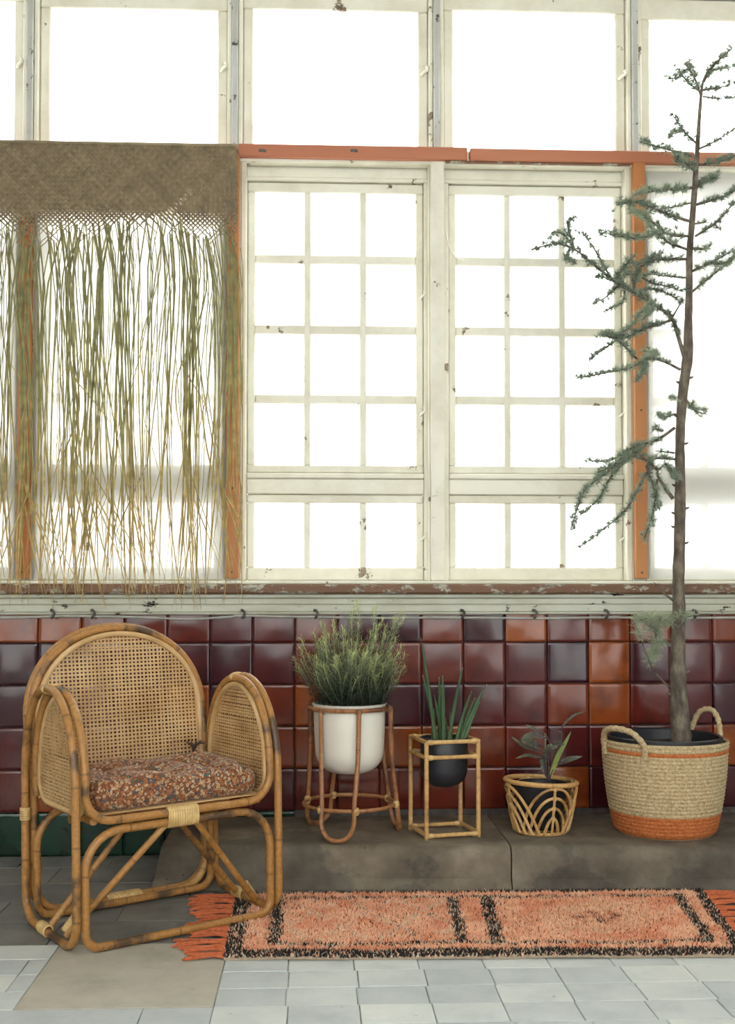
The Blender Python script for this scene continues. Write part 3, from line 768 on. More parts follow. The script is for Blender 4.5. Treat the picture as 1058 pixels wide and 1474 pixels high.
per = [ix(i, 0) for i in range(nu+1)]+[ix(nu, j) for j in range(1, nv+1)]+[ix(i, nv) for i in range(nu-1, -1, -1)]+[ix(0, j) for j in range(nv-1, 0, -1)]
for a in range(len(per)): b_ = per[(a+1) % len(per)]; fs.append((per[a], K+per[a], K+b_, b_))
mb = MB(); mb.add(vs, fs); mb.build('backing', 'rug_backing', rug)
NT = 46000
U = rng.random(NT); V = rng.random(NT)
g = rng.random((26, 64)); 
def vnoise(x, y, sd=0):
    r2 = np.random.default_rng(sd).random((64, 64)); xi_ = np.floor(x).astype(int); yi = np.floor(y).astype(int); fx = x-xi_; fy = y-yi; fx = fx*fx*(3-2*fx); fy = fy*fy*(3-2*fy)
    q = lambda a, b_: r2[a % 64, b_ % 64]
    return (q(xi_, yi)*(1-fx)+q(xi_+1, yi)*fx)*(1-fy)+(q(xi_, yi+1)*(1-fx)+q(xi_+1, yi+1)*fx)*fy
wu_ = U+(vnoise(V*14, U*9, 1)-.5)*.008+rng.normal(0, .002, NT); wv2 = V+(vnoise(U*30, V*5, 2)-.5)*.03+rng.normal(0, .006, NT)
A = lambda a, b_: (wu_ > a) & (wu_ < b_)
B = lambda a, b_: (wv2 > a) & (wv2 < b_)
n1 = vnoise(U*26, V*12, 3); n2 = vnoise(U*70, V*34, 4); n3 = rng.random(NT)
sal = np.array([.74, .29, .155]); pale = np.array([.88, .53, .35]); red = np.array([.50, .115, .055]); blk = np.array([.028, .020, .018]); crm = np.array([.62, .50, .37]); gry = np.array([.44, .30, .22])
t = np.clip(n1*1.1+n2*.5-.14, 0, 1)[:, None]; col = sal*(1-t)+pale*t
col[n3 < .08] = red; col[n3 > .985] = blk*2.2
inner = A(.10, .94) & B(.16, .86)
# faint lattice of lozenges in the left panel
s_u = (wu_-.11)/.34*3.0; s_v = (wv2-.16)/.70*1.5
lat = (np.abs(((s_u+s_v) % 1)-.5) < .07) | (np.abs(((s_u-s_v) % 1)-.5) < .07)
mk = A(.11, .45) & B(.18, .84) & lat & (n2 > .35) & (n3 < .75); col[mk] = np.array([.80, .60, .43])*.75+col[mk]*.25; mk = mk & (rng.random(NT) < .22); col[mk] = gry*.6
# pale medallion in the right panel
du, dv = (wu_-.745)/.13, (wv2-.53)/.27; dd = np.abs(du)**1.4+np.abs(dv)**1.4+(n2-.5)*.5
mk = (dd < 1) & (n3 > .2); col[mk] = col[mk]*.35+np.array([.78, .50, .32])*.65
mk = (dd < .22) & (n3 > .35); col[mk] = np.array([.55, .22, .12]); mk = (dd < .10) & (n3 > .5); col[mk] = blk*3
def black(m_, dens=.8):
    q = m_ & (n3 < dens); col[q] = blk; q = m_ & (n3 >= dens) & (rng.random(NT) < .6); col[q] = crm
black(A(-1, .032), .75); black(A(.978, 2), .8); black(B(-1, .078), .80); black(B(.972, 2), .85)
black(A(.078, .104) & B(.14, .9), .74); black(A(.928, .952) & B(.14, .9), .74)
black(A(.445, .468) & B(.15, .88), .74); black(A(.512, .540) & B(.15, .88), .74)
black(A(.08, .95) & B(.135, .172), .5); black(A(.08, .95) & B(.862, .895), .6)
col = np.clip(col*rng.uniform(.82, 1.15, (NT, 1)), 0, 1)
base_ = np.array([rp(u, v_) for u, v_ in zip(U, V)])
hgt = rng.uniform(.006, .0125, NT); lean = rng.normal(0, .0045, (NT, 2)); rr_ = rng.uniform(.0028, .0046, NT); th0 = rng.random(NT)*6.28
zb_ = np.array([.0045+rz(u, v_) for u, v_ in zip(U, V)])
VV = np.zeros((NT, 4, 3))
for k in range(3):
    VV[:, k, 0] = base_[:, 0]+rr_*np.cos(th0+k*2.094); VV[:, k, 1] = base_[:, 1]+rr_*np.sin(th0+k*2.094); VV[:, k, 2] = zb_
VV[:, 3, 0] = base_[:, 0]+lean[:, 0]; VV[:, 3, 1] = base_[:, 1]+lean[:, 1]; VV[:, 3, 2] = zb_+hgt
FF = (np.arange(NT)[:, None, None]*4+np.array([[0, 1, 3], [1, 2, 3], [2, 0, 3]])[None]).reshape(-1, 3)
me = bpy.data.meshes.new('pile'); me.from_pydata(VV.reshape(-1, 3).tolist(), [], FF.tolist()); me.materials.append(MATS['rug_wool'])
ca = me.color_attributes.new('col', 'FLOAT_COLOR', 'POINT'); c4 = np.ones((NT, 4, 4)); c4[:, :, :3] = col[:, None, :]; ca.data.foreach_set('color', c4.reshape(-1)); me.update()
o = link('pile', me, rug); tag(o, kind='stuff')
for end in (0, 1):
    nb = 11
    for i in range(nb):
        mb = MB(); v0 = (i+.5)/nb; p0 = rp(end, v0); sg = -1 if end == 0 else 1; swing = random.gauss(0, .014); ln = random.uniform(.10, .145)
        for q in range(9):
            off = (q-4)/9*rd/nb*.95; s0 = np.array([p0[0], p0[1]+off, .007]); conv = .55; l2 = ln*random.uniform(.8, 1.05); wob = random.gauss(0, .006)
            pts = [s0, s0+np.array([sg*l2*.3, -off*conv*.8+swing*.3, random.uniform(-.001, .004)]), s0+np.array([sg*l2*.65, -off*conv*.6+swing*.7+wob, -.0015+random.uniform(0, .004)]), s0+np.array([sg*l2, -off*conv*.2+swing+wob*1.5, -.003+random.uniform(0, .002)])]
            mb.tube(catmull(pts, 4), .0027, 5)
        mb.build('fringe_tassel', 'fringe_yarn', rug)

# ================================================================== PLANTS ON THE LEDGE
def soil(parent, r, z, mat='soil'):
    n = 10; vs = [(0, 0, z+.004)]; fs = []
    for j in range(1, n+1):
        for k in range(28):
            a = 2*PI*k/28; rr = r*j/n; vs.append((rr*math.cos(a), rr*math.sin(a), z+(random.uniform(-.004, .006) if j < n else -.002)))
    for k in range(28): fs.append((0, 1+k, 1+(k+1) % 28))
    for j in range(n-1):
        for k in range(28): fs.append((1+j*28+k, 1+(j+1)*28+k, 1+(j+1)*28+(k+1) % 28, 1+j*28+(k+1) % 28))
    mb = MB(); mb.add(vs, fs); return mb.build('soil', mat, parent)
def pot_prof(r, h, rb, th=.004, rb_round=.06):
    out = [(0, 0)]
    for i in range(9):
        a = i/8*PI/2; out.append((rb-rb_round+rb_round*math.sin(a), rb_round-rb_round*math.cos(a)))
    out += [(rb+(r-rb)*.5, h*.6), (r, h-.002), (r-.001, h), (r-th, h), (r-th-.001, h-.003), (rb-th, rb_round), (rb-rb_round, th), (0, th)]
    return out

# ---- white pot in a tall rattan stand, rosemary
sc0 = hz(503, 1199, LZ); SX, SY = float(sc0[0]), float(sc0[1])
ppm = F/float((np.array([SX, SY, .3])-CP)@fw)
TOPZ = float(hy(503, 1018, SY)[2]); RR = 57/ppm; RB = 68/ppm
st = empty('plant_stand', (SX, SY, LZ)); tag(st, 'tall round rattan plant stand with looped legs', 'plant stand')
r_t = .0075
def ring(r, z, rr, parent, nm='ring', mat='rattan_red', c=(0, 0)):
    return MB().tube([(c[0]+r*math.cos(2*PI*k/48), c[1]+r*math.sin(2*PI*k/48), z) for k in range(48)], rr, 8, True).build(nm, mat, parent, attr='along')
zt = TOPZ-LZ; ring(RR, zt, .0075, st, 'top_ring'); zl_ = .235-LZ; rl_ = RR+(RB-RR)*.62
ring(rl_+.004, zl_, .0065, st, 'lower_ring')
for a0 in (-106, 10, 131):
    a = math.radians(a0); pts = []
    ha, hb = math.radians(27), math.radians(20)
    def pt(f, ang, h_): return Vector((f*math.cos(ang), f*math.sin(ang), h_))
    L_ = [pt(RR+.009, a-ha, zt), pt(RR+.012, a-(ha*.7+hb*.3), zt*.6), pt(RB+.0, a-hb, zt*.28)]
    R2 = [pt(RR+.009, a+ha, zt), pt(RR+.012, a+(ha*.7+hb*.3), zt*.6), pt(RB+.0, a+hb, zt*.28)]
    pts = [L_[0], L_[1], L_[2], pt(RB+.006, a-hb*.95, .055), pt(RB+.010, a-hb*.6, .019), pt(RB+.012, a, .0085), pt(RB+.010, a+hb*.6, .019), pt(RB+.006, a+hb*.95, .055), R2[2], R2[1], R2[0]]
    MB().tube(catmull(pts, 6), .0078, 9).build('looped_leg', 'rattan_red', st, attr='along')
    for sg in (-1, 1):
        p = pt((RB+RR)/2+.012, a+sg*hb*1.1, zl_)
        mb = MB(); mb.tube([p-Vector((0, 0, .012)), p-Vector((0, 0, .006)), p, p+Vector((0, 0, .006)), p+Vector((0, 0, .012))], .011, 8, radii=[.008, .0115, .0125, .0115, .008]); mb.build('binding', 'binding', st)
        p = pt(RR+.006, a+sg*ha, zt-.004); mb = MB(); mb.tube([p-Vector((0, 0, .010)), p, p+Vector((0, 0, .010))], .01, 8, radii=[.008, .0115, .009]); mb.build('binding', 'rattan_red', st)
PR = RR-.0115; ph_ = TOPZ-float(hy(503, 1111, SY)[2])+.014
pot = empty('plant_pot', (SX, SY, TOPZ+.012-ph_)); tag(pot, 'white ceramic pot with rounded base hung in the tall rattan stand', 'plant pot')
MB().lathe(pot_prof(PR, ph_, PR-.006, .005, .075), 56).build('body', 'white_ceramic', pot); soil(pot, PR-.008, ph_-.022)
MB().lathe([(PR-.004, ph_-.004), (PR+.004, ph_-.002), (PR+.005, ph_+.002), (PR-.003, ph_+.003)], 56).build('rim', 'white_ceramic', pot)

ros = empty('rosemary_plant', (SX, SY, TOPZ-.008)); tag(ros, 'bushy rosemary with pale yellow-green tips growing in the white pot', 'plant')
def sprig(seed, L, lush=True):
    r_ = random.Random(seed); bend = r_.uniform(-.05, .05); ph = r_.random()*6; pts = []
    for i in range(15):
        t = i/14; pts.append(Vector((bend*t*t+.006*math.sin(6*t+ph), .006*math.cos(5*t+ph)-.006*math.cos(ph), L*t*(1-.04*t))))
    mb = MB(); mb.mi = 0; mb.tube(pts, .0016, 5, radii=[.0019-.0012*i/14 for i in range(15)], attr='h')
    nl = int(L*430)
    for i in range(nl):
        t = .10+.90*i/nl; q = t*14; k = min(13, int(q)); p = pts[k].lerp(pts[k+1], q-k); ax = (pts[k+1]-pts[k]).normalized()
        a = i*2.4+r_.random(); side = Vector((math.cos(a), math.sin(a), 0)); upk = .10+.45*t+r_.uniform(-.15, .25)
        d = (side+ax*upk*1.3).normalized(); l = r_.uniform(.016, .031)*(1 if t < .93 else .7); w = .0028
        sd = d.cross(ax).normalized(); tip = p+d*l+Vector((0, 0, .004*t)); md_ = p+d*l*.5+Vector((0, 0, -.001)); h = t*t
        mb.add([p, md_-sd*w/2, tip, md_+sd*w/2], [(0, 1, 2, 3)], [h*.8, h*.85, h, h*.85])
    return mb.mesh('sprig', 'rosemary_leaf', attr='h', recalc=False)
sm = [sprig(i, .15+.018*i) for i in range(8)]; tall = [sprig(50+i, .30+.012*i) for i in range(4)]
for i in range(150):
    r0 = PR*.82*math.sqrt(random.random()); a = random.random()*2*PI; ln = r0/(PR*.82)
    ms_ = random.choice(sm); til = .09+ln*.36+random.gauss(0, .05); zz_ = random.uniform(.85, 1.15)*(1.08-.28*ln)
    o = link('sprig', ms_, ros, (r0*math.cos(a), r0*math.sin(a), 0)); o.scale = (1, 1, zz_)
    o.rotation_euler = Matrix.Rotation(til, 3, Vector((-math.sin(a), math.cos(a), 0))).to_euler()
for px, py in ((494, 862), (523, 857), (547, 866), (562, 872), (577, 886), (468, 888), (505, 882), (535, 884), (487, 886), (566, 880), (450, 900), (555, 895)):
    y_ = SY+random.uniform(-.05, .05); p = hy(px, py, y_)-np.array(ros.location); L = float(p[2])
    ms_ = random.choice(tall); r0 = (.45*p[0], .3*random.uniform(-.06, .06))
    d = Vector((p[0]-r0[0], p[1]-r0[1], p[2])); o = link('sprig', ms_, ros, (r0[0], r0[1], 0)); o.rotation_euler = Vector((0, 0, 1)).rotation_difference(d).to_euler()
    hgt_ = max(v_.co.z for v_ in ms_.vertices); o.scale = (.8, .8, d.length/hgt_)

# ---- square stand with dark pot and succulent
def Lp(px, py): return hz(px, py, LZ)
fl, fr_, bl_ = Lp(612, 1210), Lp(693, 1205), Lp(591, 1194)
ang = math.atan2(*(fr_-fl)[[1, 0]]); wq = float(np.linalg.norm(fr_-fl)); dq = wq*.95
qc = fl+(fr_-fl)/2+np.array([-math.sin(ang), math.cos(ang), 0])*dq/2
ss = empty('plant_stand', (float(qc[0]), float(qc[1]), LZ), ang); tag(ss, 'low square rattan plant stand shaped like an open box', 'plant stand')
HT = float(hy(612, 1069, fl[1])[2])-LZ; H2 = float(hy(612, 1092, fl[1])[2])-LZ; rq = .0075
hx_, hy_ = wq/2-rq, dq/2-rq
for a in (-1, 1):
    for b_ in (-1, 1):
        MB().tube([(a*hx_, b_*hy_, z_) for z_ in np.linspace(0, HT, 9)], rq, 9).build('leg', 'rattan_pale', ss, attr='along')
for z_ in (rq+.004, H2, HT-.002):
    for b_ in (-1, 1):
        MB().tube([(x_, b_*(hy_), z_) for x_ in np.linspace(-hx_-.004, hx_+.004, 7)], rq*.93, 9).build('rail', 'rattan_pale', ss, attr='along')
        MB().tube([(b_*hx_, y_, z_+(.001 if z_ > .1 else .002)) for y_ in np.linspace(-hy_-.004, hy_+.004, 7)], rq*.93, 9).build('rail', 'rattan_pale', ss, attr='along')
        for a in (-1, 1):
            mb = MB(); mb.tube([(a*(hx_-.006), b_*hy_, z_), (a*(hx_-.016), b_*hy_, z_), (a*(hx_-.022), b_*hy_, z_)], .0085, 8, radii=[.0085, .009, .0078]); mb.build('binding', 'binding', ss)
PR2 = hx_-.0095; p2h = HT-(float(hy(640, 1131, float(qc[1]))[2])-LZ)+.006
pot2 = empty('plant_pot', (float(qc[0]), float(qc[1]), LZ+HT+.004-p2h)); tag(pot2, 'matt black pot with rounded base held in the square rattan stand', 'plant pot')
MB().lathe(pot_prof(PR2, p2h, PR2-.002, .004, .06), 48).build('body', 'dark_ceramic', pot2); soil(pot2, PR2-.006, p2h-.012)
suc = empty('succulent_plant', (float(qc[0]), float(qc[1]), LZ+HT-.008)); tag(suc, 'spiky upright green succulent growing in the black pot', 'plant')
so_ = np.array(suc.location)
zb2 = lambda X, Y: (400+X/3.112, 840+Y/3.112)
for bx, by, tx, ty, w in ((705, 695, 640, 245, .011), (712, 690, 648, 410, .012), (728, 700, 722, 418, .016), (742, 700, 738, 412, .015), (765, 695, 828, 375, .013), (800, 695, 868, 482, .013), (820, 695, 936, 450, .014), (815, 695, 882, 512, .011), (775, 690, 770, 575, .010), (750, 700, 752, 605, .014), (695, 700, 700, 560, .014), (835, 690, 905, 530, .010), (735, 695, 700, 500, .011)):
    y0 = float(qc[1])+random.uniform(-.025, .025); b0 = hy(*zb2(bx, by), y0)-so_; b0[2] = -.004; y1 = y0+random.uniform(-.03, .03); t0 = hy(*zb2(tx, ty), y1)-so_
    md_ = (b0+t0)/2+np.array([(b0[0]-t0[0])*.12, 0, .0]); n = 14
    P = [(1-t)**2*b0+2*t*(1-t)*md_+t*t*t0 for t in np.linspace(0, 1, n)]
    MB().tube(P, .005, 8, radii=[w/2*(1-.25*t)*(1-t**5)+.0007 for t in np.linspace(0, 1, n)], attr='h').build('leaf', 'succulent_leaf', suc, attr='h')

# ---- small openwork rattan basket with a dark-leaved plant
bc = Lp(779, 1197); BX, BY = float(bc[0]), float(bc[1]); ppb = F/float((np.array([BX, BY, .2])-CP)@fw)
RT, RBt = 50/ppb, 35/ppb; BH = float(hy(777, 1124, BY)[2])-LZ
bk = empty('rattan_basket', (BX, BY, LZ)); tag(bk, 'small openwork rattan basket of nested arches holding a leafy plant', 'basket')
def cone(phi, h):
    t = h/BH; r = RBt+(RT-RBt)*min(1, (t**.7)*1.06) ; return Vector((r*math.cos(phi), r*math.sin(phi), h))
ring(RBt+.002, .007, .006, bk, 'bottom_ring', 'rattan_pale')
rim_p = [Vector((RT*math.cos(2*PI*k/48)*1.02, RT*math.sin(2*PI*k/48)*1.02, BH+.006*math.cos(2*PI*k/48+2.6))) for k in range(48)]
MB().tube(rim_p, .008, 8, True).build('top_ring', 'rattan_pale', bk, attr='along')
for m_i in range(4):
    pc = math.radians(-78+90*m_i)
    for j, (hw, hf) in enumerate(((66, .95), (50, .76), (34, .56), (17, .36))):
        pts = []
        for i in range(19):
            t = -1+2*i/18; h = BH*hf*(1-abs(t)**2.3); pts.append(cone(pc+math.radians(hw)*t*(.92+.08*abs(t)), max(.006, h))*1.0+Vector((math.cos(pc), math.sin(pc), 0))*(.003 if m_i % 2 else -.001))
        MB().tube(pts, .0052, 7).build('arch', 'rattan_pale', bk, attr='along')
    MB().tube([cone(pc, h)*1.0 for h in np.linspace(.006, BH-.003, 8)], .0045, 7).build('upright', 'rattan_pale', bk, attr='along')
    for hf in (.36, .56, .76, .95):
        p = cone(pc, BH*hf); mb = MB(); mb.tube([p-Vector((0, 0, .007)), p, p+Vector((0, 0, .007))], .008, 7, radii=[.006, .0085, .006]); mb.build('binding', 'binding', bk)
MB().lathe([(0, .013), (RBt*.9, .013), (RBt*.9, .016), (0, .016)], 24).build('base_disc', 'rattan_pale', bk)
pot3 = empty('nursery_pot', (BX, BY, LZ+.0165)); tag(pot3, 'small dark plastic nursery pot inside the openwork basket', 'plant pot')
MB().lathe([(0, 0), (RBt*.74, 0), (RT*.80, BH*.82), (RT*.83, BH*.82), (RT*.83, BH*.86), (RT*.77, BH*.86), (RT*.77, BH*.8), (RBt*.7, .006), (0, .006)], 32).build('body', 'black_plastic', pot3); soil(pot3, RT*.77, BH*.78)
lp = empty('leafy_plant', (BX, BY, LZ+BH*.8)); tag(lp, 'dark purple-stemmed plant with wavy narrow leaves in the openwork basket', 'plant')
lo = np.array(lp.location); z4 = lambda X, Y: (710+X/7.02, 1010+Y/7.02)
def leaf(pts, w, mat, wavy=0, curl=.25):
    P = catmull(pts, 6); n = len(P); mb = MB(); vs = []; fs = []; at = []
    for i, p in enumerate(P):
        t = i/(n-1); p = Vector(p); tg = (Vector(P[min(i+1, n-1)])-Vector(P[max(i-1, 0)])).normalized()
        sd = tg.cross(Vector((0, -1, .35))).normalized(); nr = sd.cross(tg); ww = w/2*(math.sin(PI*min(1, t*.97+.03))**.75)
        wz = wavy*math.sin(t*34)
        vs += [p-sd*ww+nr*(curl*ww+wz), p, p+sd*ww+nr*(curl*ww-wz)]; at += [1.0 if wavy and i % 2 else t*.9]+[t*.8]+[t*.9]
    for i in range(n-1): fs += [(3*i, 3*i+1, 3*i+4, 3*i+3), (3*i+1, 3*i+2, 3*i+5, 3*i+4)]
    mb.add(vs, fs, at); return mb.build('leaf', mat, lp, attr='h', recalc=False)
def lpt(X, Y, dy): return hy(*z4(X, Y), BY+dy)-lo
for pts, w, mt, wv_ in (
    ([(570, 780, 0), (600, 690, 0), (650, 560, -.01), (720, 430, -.015), (790, 295, -.01)], .016, 'young_leaf', 0),
    ([(665, 300, .0), (720, 225, -.005), (800, 150, -.01), (870, 115, -.012), (945, 98, -.012)], .008, 'dark_leaf', .002),
    ([(590, 435, -.02), (640, 420, -.035), (690, 425, -.045), (720, 440, -.05)], .012, 'dark_leaf', .003),
    ([(520, 345, .02), (470, 300, .03), (390, 260, .035), (320, 228, .04)], .010, 'dark_leaf', .002),
    ([(530, 375, .0), (440, 340, .0), (350, 345, -.005), (270, 385, -.01)], .020, 'dark_leaf', .003),
    ([(500, 465, .01), (420, 430, .0), (350, 400, -.01), (275, 395, -.02)], .026, 'dark_leaf', .003),
    ([(520, 560, .0), (420, 555, -.01), (340, 540, -.03), (220, 575, -.04)], .012, 'dark_leaf', .003),
    ([(650, 640, .0), (720, 600, -.01), (800, 575, -.02), (905, 552, -.03)], .018, 'dark_leaf', .003),
    ([(560, 620, .0), (540, 520, -.01), (580, 460, -.02), (660, 455, -.03)], .026, 'dark_leaf', .002),
    ([(500, 520, .0), (380, 470, .02), (300, 440, .03), (180, 350, .04)], .014, 'dark_leaf', .002),
    ([(535, 760, .0), (505, 640, .01), (510, 560, .01), (530, 500, .0)], .022, 'dark_leaf', .002)):
    leaf([lpt(*q) for q in pts], w, mt, wv_)
for pts in ([(560, 790, 0), (600, 600, .005), (680, 380, .0), (688, 310, .0), (665, 300, 0)], [(545, 790, 0), (530, 600, .0), (525, 450, .01), (520, 345, .02)], [(555, 790, 0), (560, 620, 0), (570, 500, -.01), (590, 435, -.02)], [(550, 790, 0), (520, 560, 0), (530, 375, 0)], [(570, 790, 0), (600, 700, 0), (650, 640, 0)], [(575, 420, .01), (545, 360, .015), (520, 320, .02)]):
    MB().tube(catmull([lpt(*q) for q in pts], 5), .0022, 6, attr='h').build('stem', 'dark_leaf', lp, attr='h')

# ---- jute basket, nursery pot and tree
jc = Lp(957, 1196); JX, JY = float(jc[0]), float(jc[1]); ppj = F/float((np.array([JX, JY, .3])-CP)@fw)
JB, JT = 70/ppj, 88.5/ppj; JH = float(hy(958, 1063, JY)[2])-LZ
jb = empty('jute_basket', (JX, JY, LZ)); tag(jb, 'large braided jute basket with orange base and thin orange stripe', 'basket')
def jr(t): return JB+(JT-JB)*(t**.8)+.006*math.sin(PI*t)-(.012*(1-t/.05)**2 if t < .05 else 0)
NR = 25
def braid_rows(rows, mat, nm, amp=.0034):
    mb = MB(); seg = 216; kp = 5
    for i in rows:
        vs = []; fs = []; z0, z1 = JH*i/NR, JH*(i+1)/NR; ph = random.random()*6
        for q in range(kp+1):
            s_ = q/kp; z_ = z0+(z1-z0)*s_; rr = jr(z_/JH); bul = math.sin(PI*s_)**.7
            for k in range(seg):
                a = 2*PI*k/seg; ch2 = abs(s_-.5)*2
                lump = .5+.5*math.cos(36*a*1.0+ph+ch2*2.4*(1 if s_ > .5 else 1))
                r = rr+amp*bul*(.45+.55*lump); vs.append((r*math.cos(a), r*math.sin(a), z_))
        for q in range(kp):
            for k in range(seg): fs.append((q*seg+k, q*seg+(k+1) % seg, (q+1)*seg+(k+1) % seg, (q+1)*seg+k))
        mb.add(vs, fs)
    return mb.build(nm, mat, jb, recalc=False, angle=70)
braid_rows(range(0, 6), 'orange_jute', 'orange_base', .0026); braid_rows(range(6, 22), 'jute', 'wall'); braid_rows([22], 'orange_jute', 'orange_stripe'); braid_rows([23, 24], 'jute', 'rim', .0045)
MB().lathe([(JB-.006, .001), (JB-.01, .008), (jr(.5)-.006, JH*.5), (JT-.007, JH-.004), (JT, JH+.002), (JT+.002, JH-.002)], 64).build('lining', 'jute', jb)
MB().lathe([(0, .0005), (JB-.01, .0005), (JB-.01, .006), (0, .006)], 48).build('bottom', 'orange_jute', jb)
def handle(aa, ab, out, upz, droop=0):
    pa = lambda a, r, z_: Vector((r*math.cos(math.radians(a)), r*math.sin(math.radians(a)), z_))
    am = (aa+ab)/2; P = [pa(aa, JT+.002, JH-.045), pa(aa, JT+.006, JH-.004), pa(aa+(am-aa)*.35, JT+out*.6, JH+upz*.65), pa(am, JT+out, JH+upz), pa(ab+(am-ab)*.35, JT+out*.8, JH+upz*.8), pa(ab, JT+.006, JH-.002), pa(ab, JT+.002, JH-.045)]
    C_ = catmull(P, 8); n = len(C_); mb = MB(); mb.tube(C_, .0095, 10, radii=[.0095+.0012*math.sin(i*2.1) for i in range(n)]); return mb.build('handle', 'jute', jb)
handle(188, 236, .032, .05); handle(12, 48, .022, .085)
np_ = empty('nursery_pot', (JX, JY, LZ+.0065)); tag(np_, 'wide black plastic nursery pot sitting inside the jute basket', 'plant pot')
NRr = JT-.017
MB().lathe([(0, 0), (JB*.85, 0), (NRr-.008, JH-.03), (NRr, JH-.03), (NRr, JH+.004), (NRr-.004, JH+.007), (NRr-.010, JH+.003), (NRr-.014, JH-.05), (JB*.8, .01), (0, .01)], 56).build('body', 'black_plastic', np_); soil(np_, NRr-.013, JH-.030)

tree = empty('cedar_tree', (float(hy(981, 1066, JY)[0]), JY, LZ+JH-.04)); tag(tree, 'slender young cedar tree with blue-green needles rising from the jute basket', 'tree')
to = np.array(tree.location)
trunk = [(981, 1080, 15), (980, 1050, 14.5), (977, 1010, 13), (976, 975, 11.6), (976, 908, 10), (978, 889, 9.6), (976.5, 846, 9), (978, 783, 8.2), (979, 721, 8.2), (979, 690, 7.4), (979, 627, 6.8), (983, 565, 7.4), (990, 512, 7.8), (990.6, 470, 6), (992, 416, 5.2), (992.5, 365, 4.8), (997, 310, 4.4), (1001, 256, 4), (1004, 211, 3.4), (1009, 139, 2.2), (1014, 112, 1.6), (1028, 92, 1.1), (1052, 72, .7)]
P = catmull([hy(a, b_, JY)-to for a, b_, c_ in trunk], 4); Rr = np.interp(np.linspace(0, len(trunk)-1, len(P)), range(len(trunk)), [c_/ppj for _, _, c_ in trunk])
Rr = Rr*(1+.05*np.sin(np.arange(len(P))*2.7))
mb = MB(); mb.tube(P, .01, 12, radii=list(Rr))
for py in (846, 783, 760, 740, 733, 700, 690, 640, 600, 552, 545, 930, 990, 1000, 968):            # stubs of cut twigs
    x_ = np.interp(py, [q[1] for q in trunk[::-1]], [q[0] for q in trunk[::-1]]); r_ = np.interp(py, [q[1] for q in trunk[::-1]], [q[2] for q in trunk[::-1]])/ppj
    p = hy(x_, py, JY)-to; sg = random.choice((-1, 1)); mb.tube([p, p+np.array([sg*(r_+.006), -.004, .003]), p+np.array([sg*(r_+.011), -.006, .007])], .003, 5, radii=[.006, .004, .002])
mb.build('trunk', 'bark', tree)
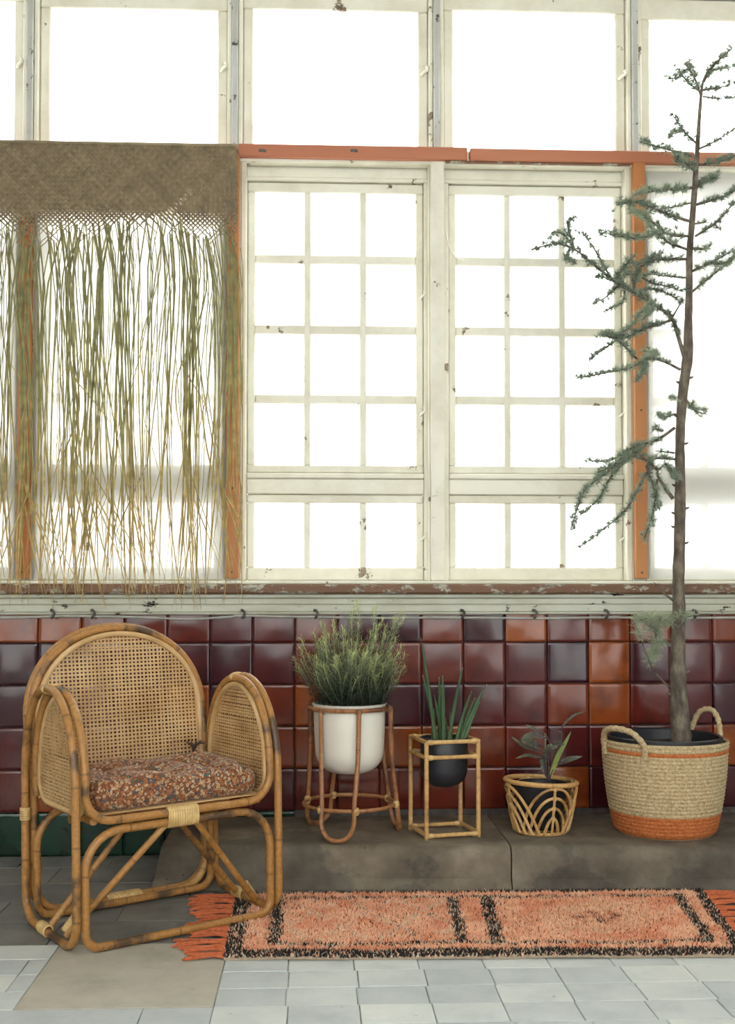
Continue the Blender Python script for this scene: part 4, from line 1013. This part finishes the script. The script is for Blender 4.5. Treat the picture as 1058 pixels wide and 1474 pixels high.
branches = [
 ([(1009, 139), (1001, 115), (989, 100), (974, 112), (958, 112)], 1, 9), ([(1000, 112), (988, 92), (992, 88)], 1, 8), ([(1013, 118), (1028, 94), (1054, 70)], 1, 9), ([(1010, 130), (1031, 127), (1056, 121)], 1, 8), ([(1012, 139), (1040, 142), (1062, 139)], .7, 4), ([(1020, 104), (1040, 98), (1058, 96)], .8, 7), ([(1005, 130), (990, 118), (975, 98)], .8, 7),
 ([(1004, 208), (983, 187), (967, 163)], 1, 8), ([(983, 187), (970, 190), (964, 198)], .7, 6), ([(1007, 214), (1028, 204), (1060, 184)], 1, 5), ([(1001, 226), (968, 217), (920, 204)], 1.3, 12), ([(1001, 247), (986, 235), (974, 229)], 1.2, 9), ([(1006, 237), (1031, 234), (1060, 223)], 1.2, 9),
 ([(1001, 271), (1019, 259), (1031, 255)], 1.4, 12), ([(1000, 270), (956, 273), (914, 280)], 1.3, 10), ([(995, 319), (974, 313), (944, 301), (917, 291), (887, 295)], 1.4, 12), ([(995, 292), (968, 298), (950, 301)], .8, 5), ([(994, 340), (962, 337), (938, 319), (914, 304)], 1.2, 9), ([(1001, 295), (1041, 283), (1060, 274)], 1.2, 8), ([(1001, 340), (1028, 322), (1060, 289)], 1, 6), ([(1028, 322), (1036, 330)], 1, 7), ([(1001, 322), (1020, 320)], .8, 4),
 ([(992, 360), (962, 349), (947, 337), (920, 343), (896, 340), (860, 334)], 1.2, 10), ([(947, 337), (935, 325), (925, 312), (905, 300)], 1.2, 10), ([(991, 373), (956, 373), (932, 376), (914, 382)], 1.2, 9), ([(995, 358), (1016, 358), (1024, 352)], 1.2, 8), ([(995, 391), (1022, 379), (1060, 358)], 1.2, 7), ([(995, 421), (1028, 394), (1060, 370)], 1.1, 6), ([(989, 400), (956, 397), (932, 394)], .8, 5), ([(1022, 379), (1045, 378), (1062, 366)], 1.1, 8),
 ([(986, 518), (977, 487), (967, 458), (944, 440), (911, 420), (884, 405), (854, 380), (827, 359), (800, 351), (767, 359)], 1.8, 8), ([(827, 359), (818, 326), (827, 312)], 1, 8), ([(827, 359), (812, 338), (795, 335), (792, 345)], 1, 9), ([(820, 360), (816, 372), (828, 378)], 1, 8), ([(878, 398), (854, 356), (833, 329)], .9, 6), ([(884, 405), (902, 380), (911, 371)], 1.1, 10), ([(911, 420), (890, 413), (872, 428), (854, 437)], 1.1, 8), ([(967, 458), (983, 431)], .9, 2), ([(911, 420), (944, 416), (977, 431)], 1, 6), ([(944, 440), (920, 452), (908, 470), (896, 478)], 1, 7), ([(899, 419), (896, 434), (869, 449)], .9, 6), ([(911, 420), (918, 390), (940, 370), (952, 366)], 1.2, 10), ([(890, 410), (900, 395), (930, 398)], 1.2, 9), ([(911, 420), (932, 428), (938, 445), (925, 460)], 1.1, 8), ([(884, 405), (866, 398), (858, 400)], .8, 6), ([(925, 400), (940, 408), (960, 412), (985, 420)], .9, 5),
 ([(969, 460), (927, 474), (896, 487), (862, 481)], 1.1, 9), ([(979, 532), (955, 520), (933, 516), (908, 529), (865, 538), (829, 545)], 1.2, 8), ([(918, 518), (896, 496), (874, 477)], 1, 8), ([(887, 490), (865, 505), (848, 518)], .7, 5), ([(925, 517), (927, 535), (918, 546)], .9, 7), ([(933, 516), (945, 510), (925, 505)], 1, 8),
 ([(972, 596), (955, 601), (946, 596)], .9, 6), ([(986, 574), (999, 590), (1013, 596)], 1.3, 14), ([(972, 573), (965, 572)], .8, 4), ([(971, 616), (946, 633), (908, 646), (877, 677), (843, 705), (830, 736), (821, 764)], 1.3, 9), ([(908, 646), (877, 663), (843, 663)], .9, 7), ([(912, 650), (877, 690), (862, 718), (834, 742)], 1, 8), ([(930, 640), (905, 660), (880, 672), (860, 680)], 1.2, 11), ([(955, 620), (945, 618), (944, 614)], .9, 8),
 ([(969, 718), (955, 699), (946, 680), (958, 668)], 1.6, 4), ([(958, 668), (968, 680), (975, 690)], .9, 9), ([(946, 676), (932, 664), (920, 655)], 1.3, 12), ([(943, 671), (929, 683), (915, 711), (899, 736), (871, 760), (834, 788)], 1.2, 7), ([(946, 690), (943, 720), (940, 740), (927, 777)], 1.1, 8), ([(971, 652), (943, 649)], .8, 3), ([(971, 661), (950, 660), (935, 662)], .9, 8), ([(930, 670), (940, 700), (950, 735)], 1, 7),
 ([(971, 866), (955, 853), (941, 838)], 1.2, 0), ([(974, 893), (958, 893), (935, 890), (916, 893)], 1.1, 14), ([(930, 890), (941, 905), (946, 928), (933, 955)], 1.1, 15), ([(974, 890), (985, 886), (993, 888)], 1, 14), ([(967, 992), (950, 976), (936, 955), (922, 918), (913, 896)], .9, 1)]
def rosette(mb, p, ax, size, nn, tone):
    ax = Vector(ax).normalized()
    for q in range(nn):
        d = Vector((random.gauss(0, 1), random.gauss(0, 1), random.gauss(0, 1))).normalized(); d = (d+ax*.55).normalized(); l = size*random.uniform(.7, 1.15)
        sd = d.orthogonal().normalized(); sd = Matrix.Rotation(random.random()*6.28, 3, d) @ sd; w = .00115
        b0 = Vector(p); tip = b0+d*l; h = min(1, max(0, tone+random.uniform(-.25, .25)))
        s2 = d.cross(sd)
        mb.add([b0+sd*w, b0-sd*w*.5+s2*w*.87, b0-sd*w*.5-s2*w*.87, tip], [(0, 1, 3), (1, 2, 3), (2, 0, 3)], [h*.6, h*.6, h*.6, h])
for pts, thick, dens in branches:
    dy = random.uniform(-.16, .10); n0 = len(pts); W3 = []
    for i, (a, b_) in enumerate(pts):
        t = i/max(1, n0-1); y_ = JY+dy*t; W3.append(hy(a, b_, y_)-to)
    C_ = catmull(W3, 6); n = len(C_)
    low = pts[0][1] > 880
    mb = MB(); mb.tube(C_, .002, 6, radii=[(.0042*thick*(1-.72*i/(n-1))) for i in range(n)])
    bo = mb.build('branch', 'bark', tree)
    if dens == 0: continue
    nm = MB(); seglen = [np.linalg.norm(C_[i+1]-C_[i]) for i in range(n-1)]; tot = sum(seglen)
    cnt = max(3, int(tot*dens*19)); tone0 = 1.0 if low else random.uniform(.25, .8)
    for q in range(cnt):
        s_ = (.12+.88*(q+random.random())/cnt)*tot if dens > 2 else (.75+.25*random.random())*tot; k = 0
        while k < n-2 and s_ > seglen[k]: s_ -= seglen[k]; k += 1
        p = C_[k]+(C_[k+1]-C_[k])*min(1, s_/max(1e-6, seglen[k])); ax = Vector((random.gauss(0, .5), random.gauss(0, .5), .9))
        spread = .010*(dens/9); p = p+np.array([random.gauss(0, spread*.55), random.gauss(0, spread), random.gauss(0, spread*.45)])
        if p[1]+to[1] > -.05: p[1] = -.05-to[1]
        rosette(nm, p, ax, .0225 if not low else .03, 20, tone0)
    no = nm.build('needles', 'cedar_needle', bo, attr='h', recalc=False, smooth=False); tag(no, kind='stuff')
bpy.context.view_layer.update()
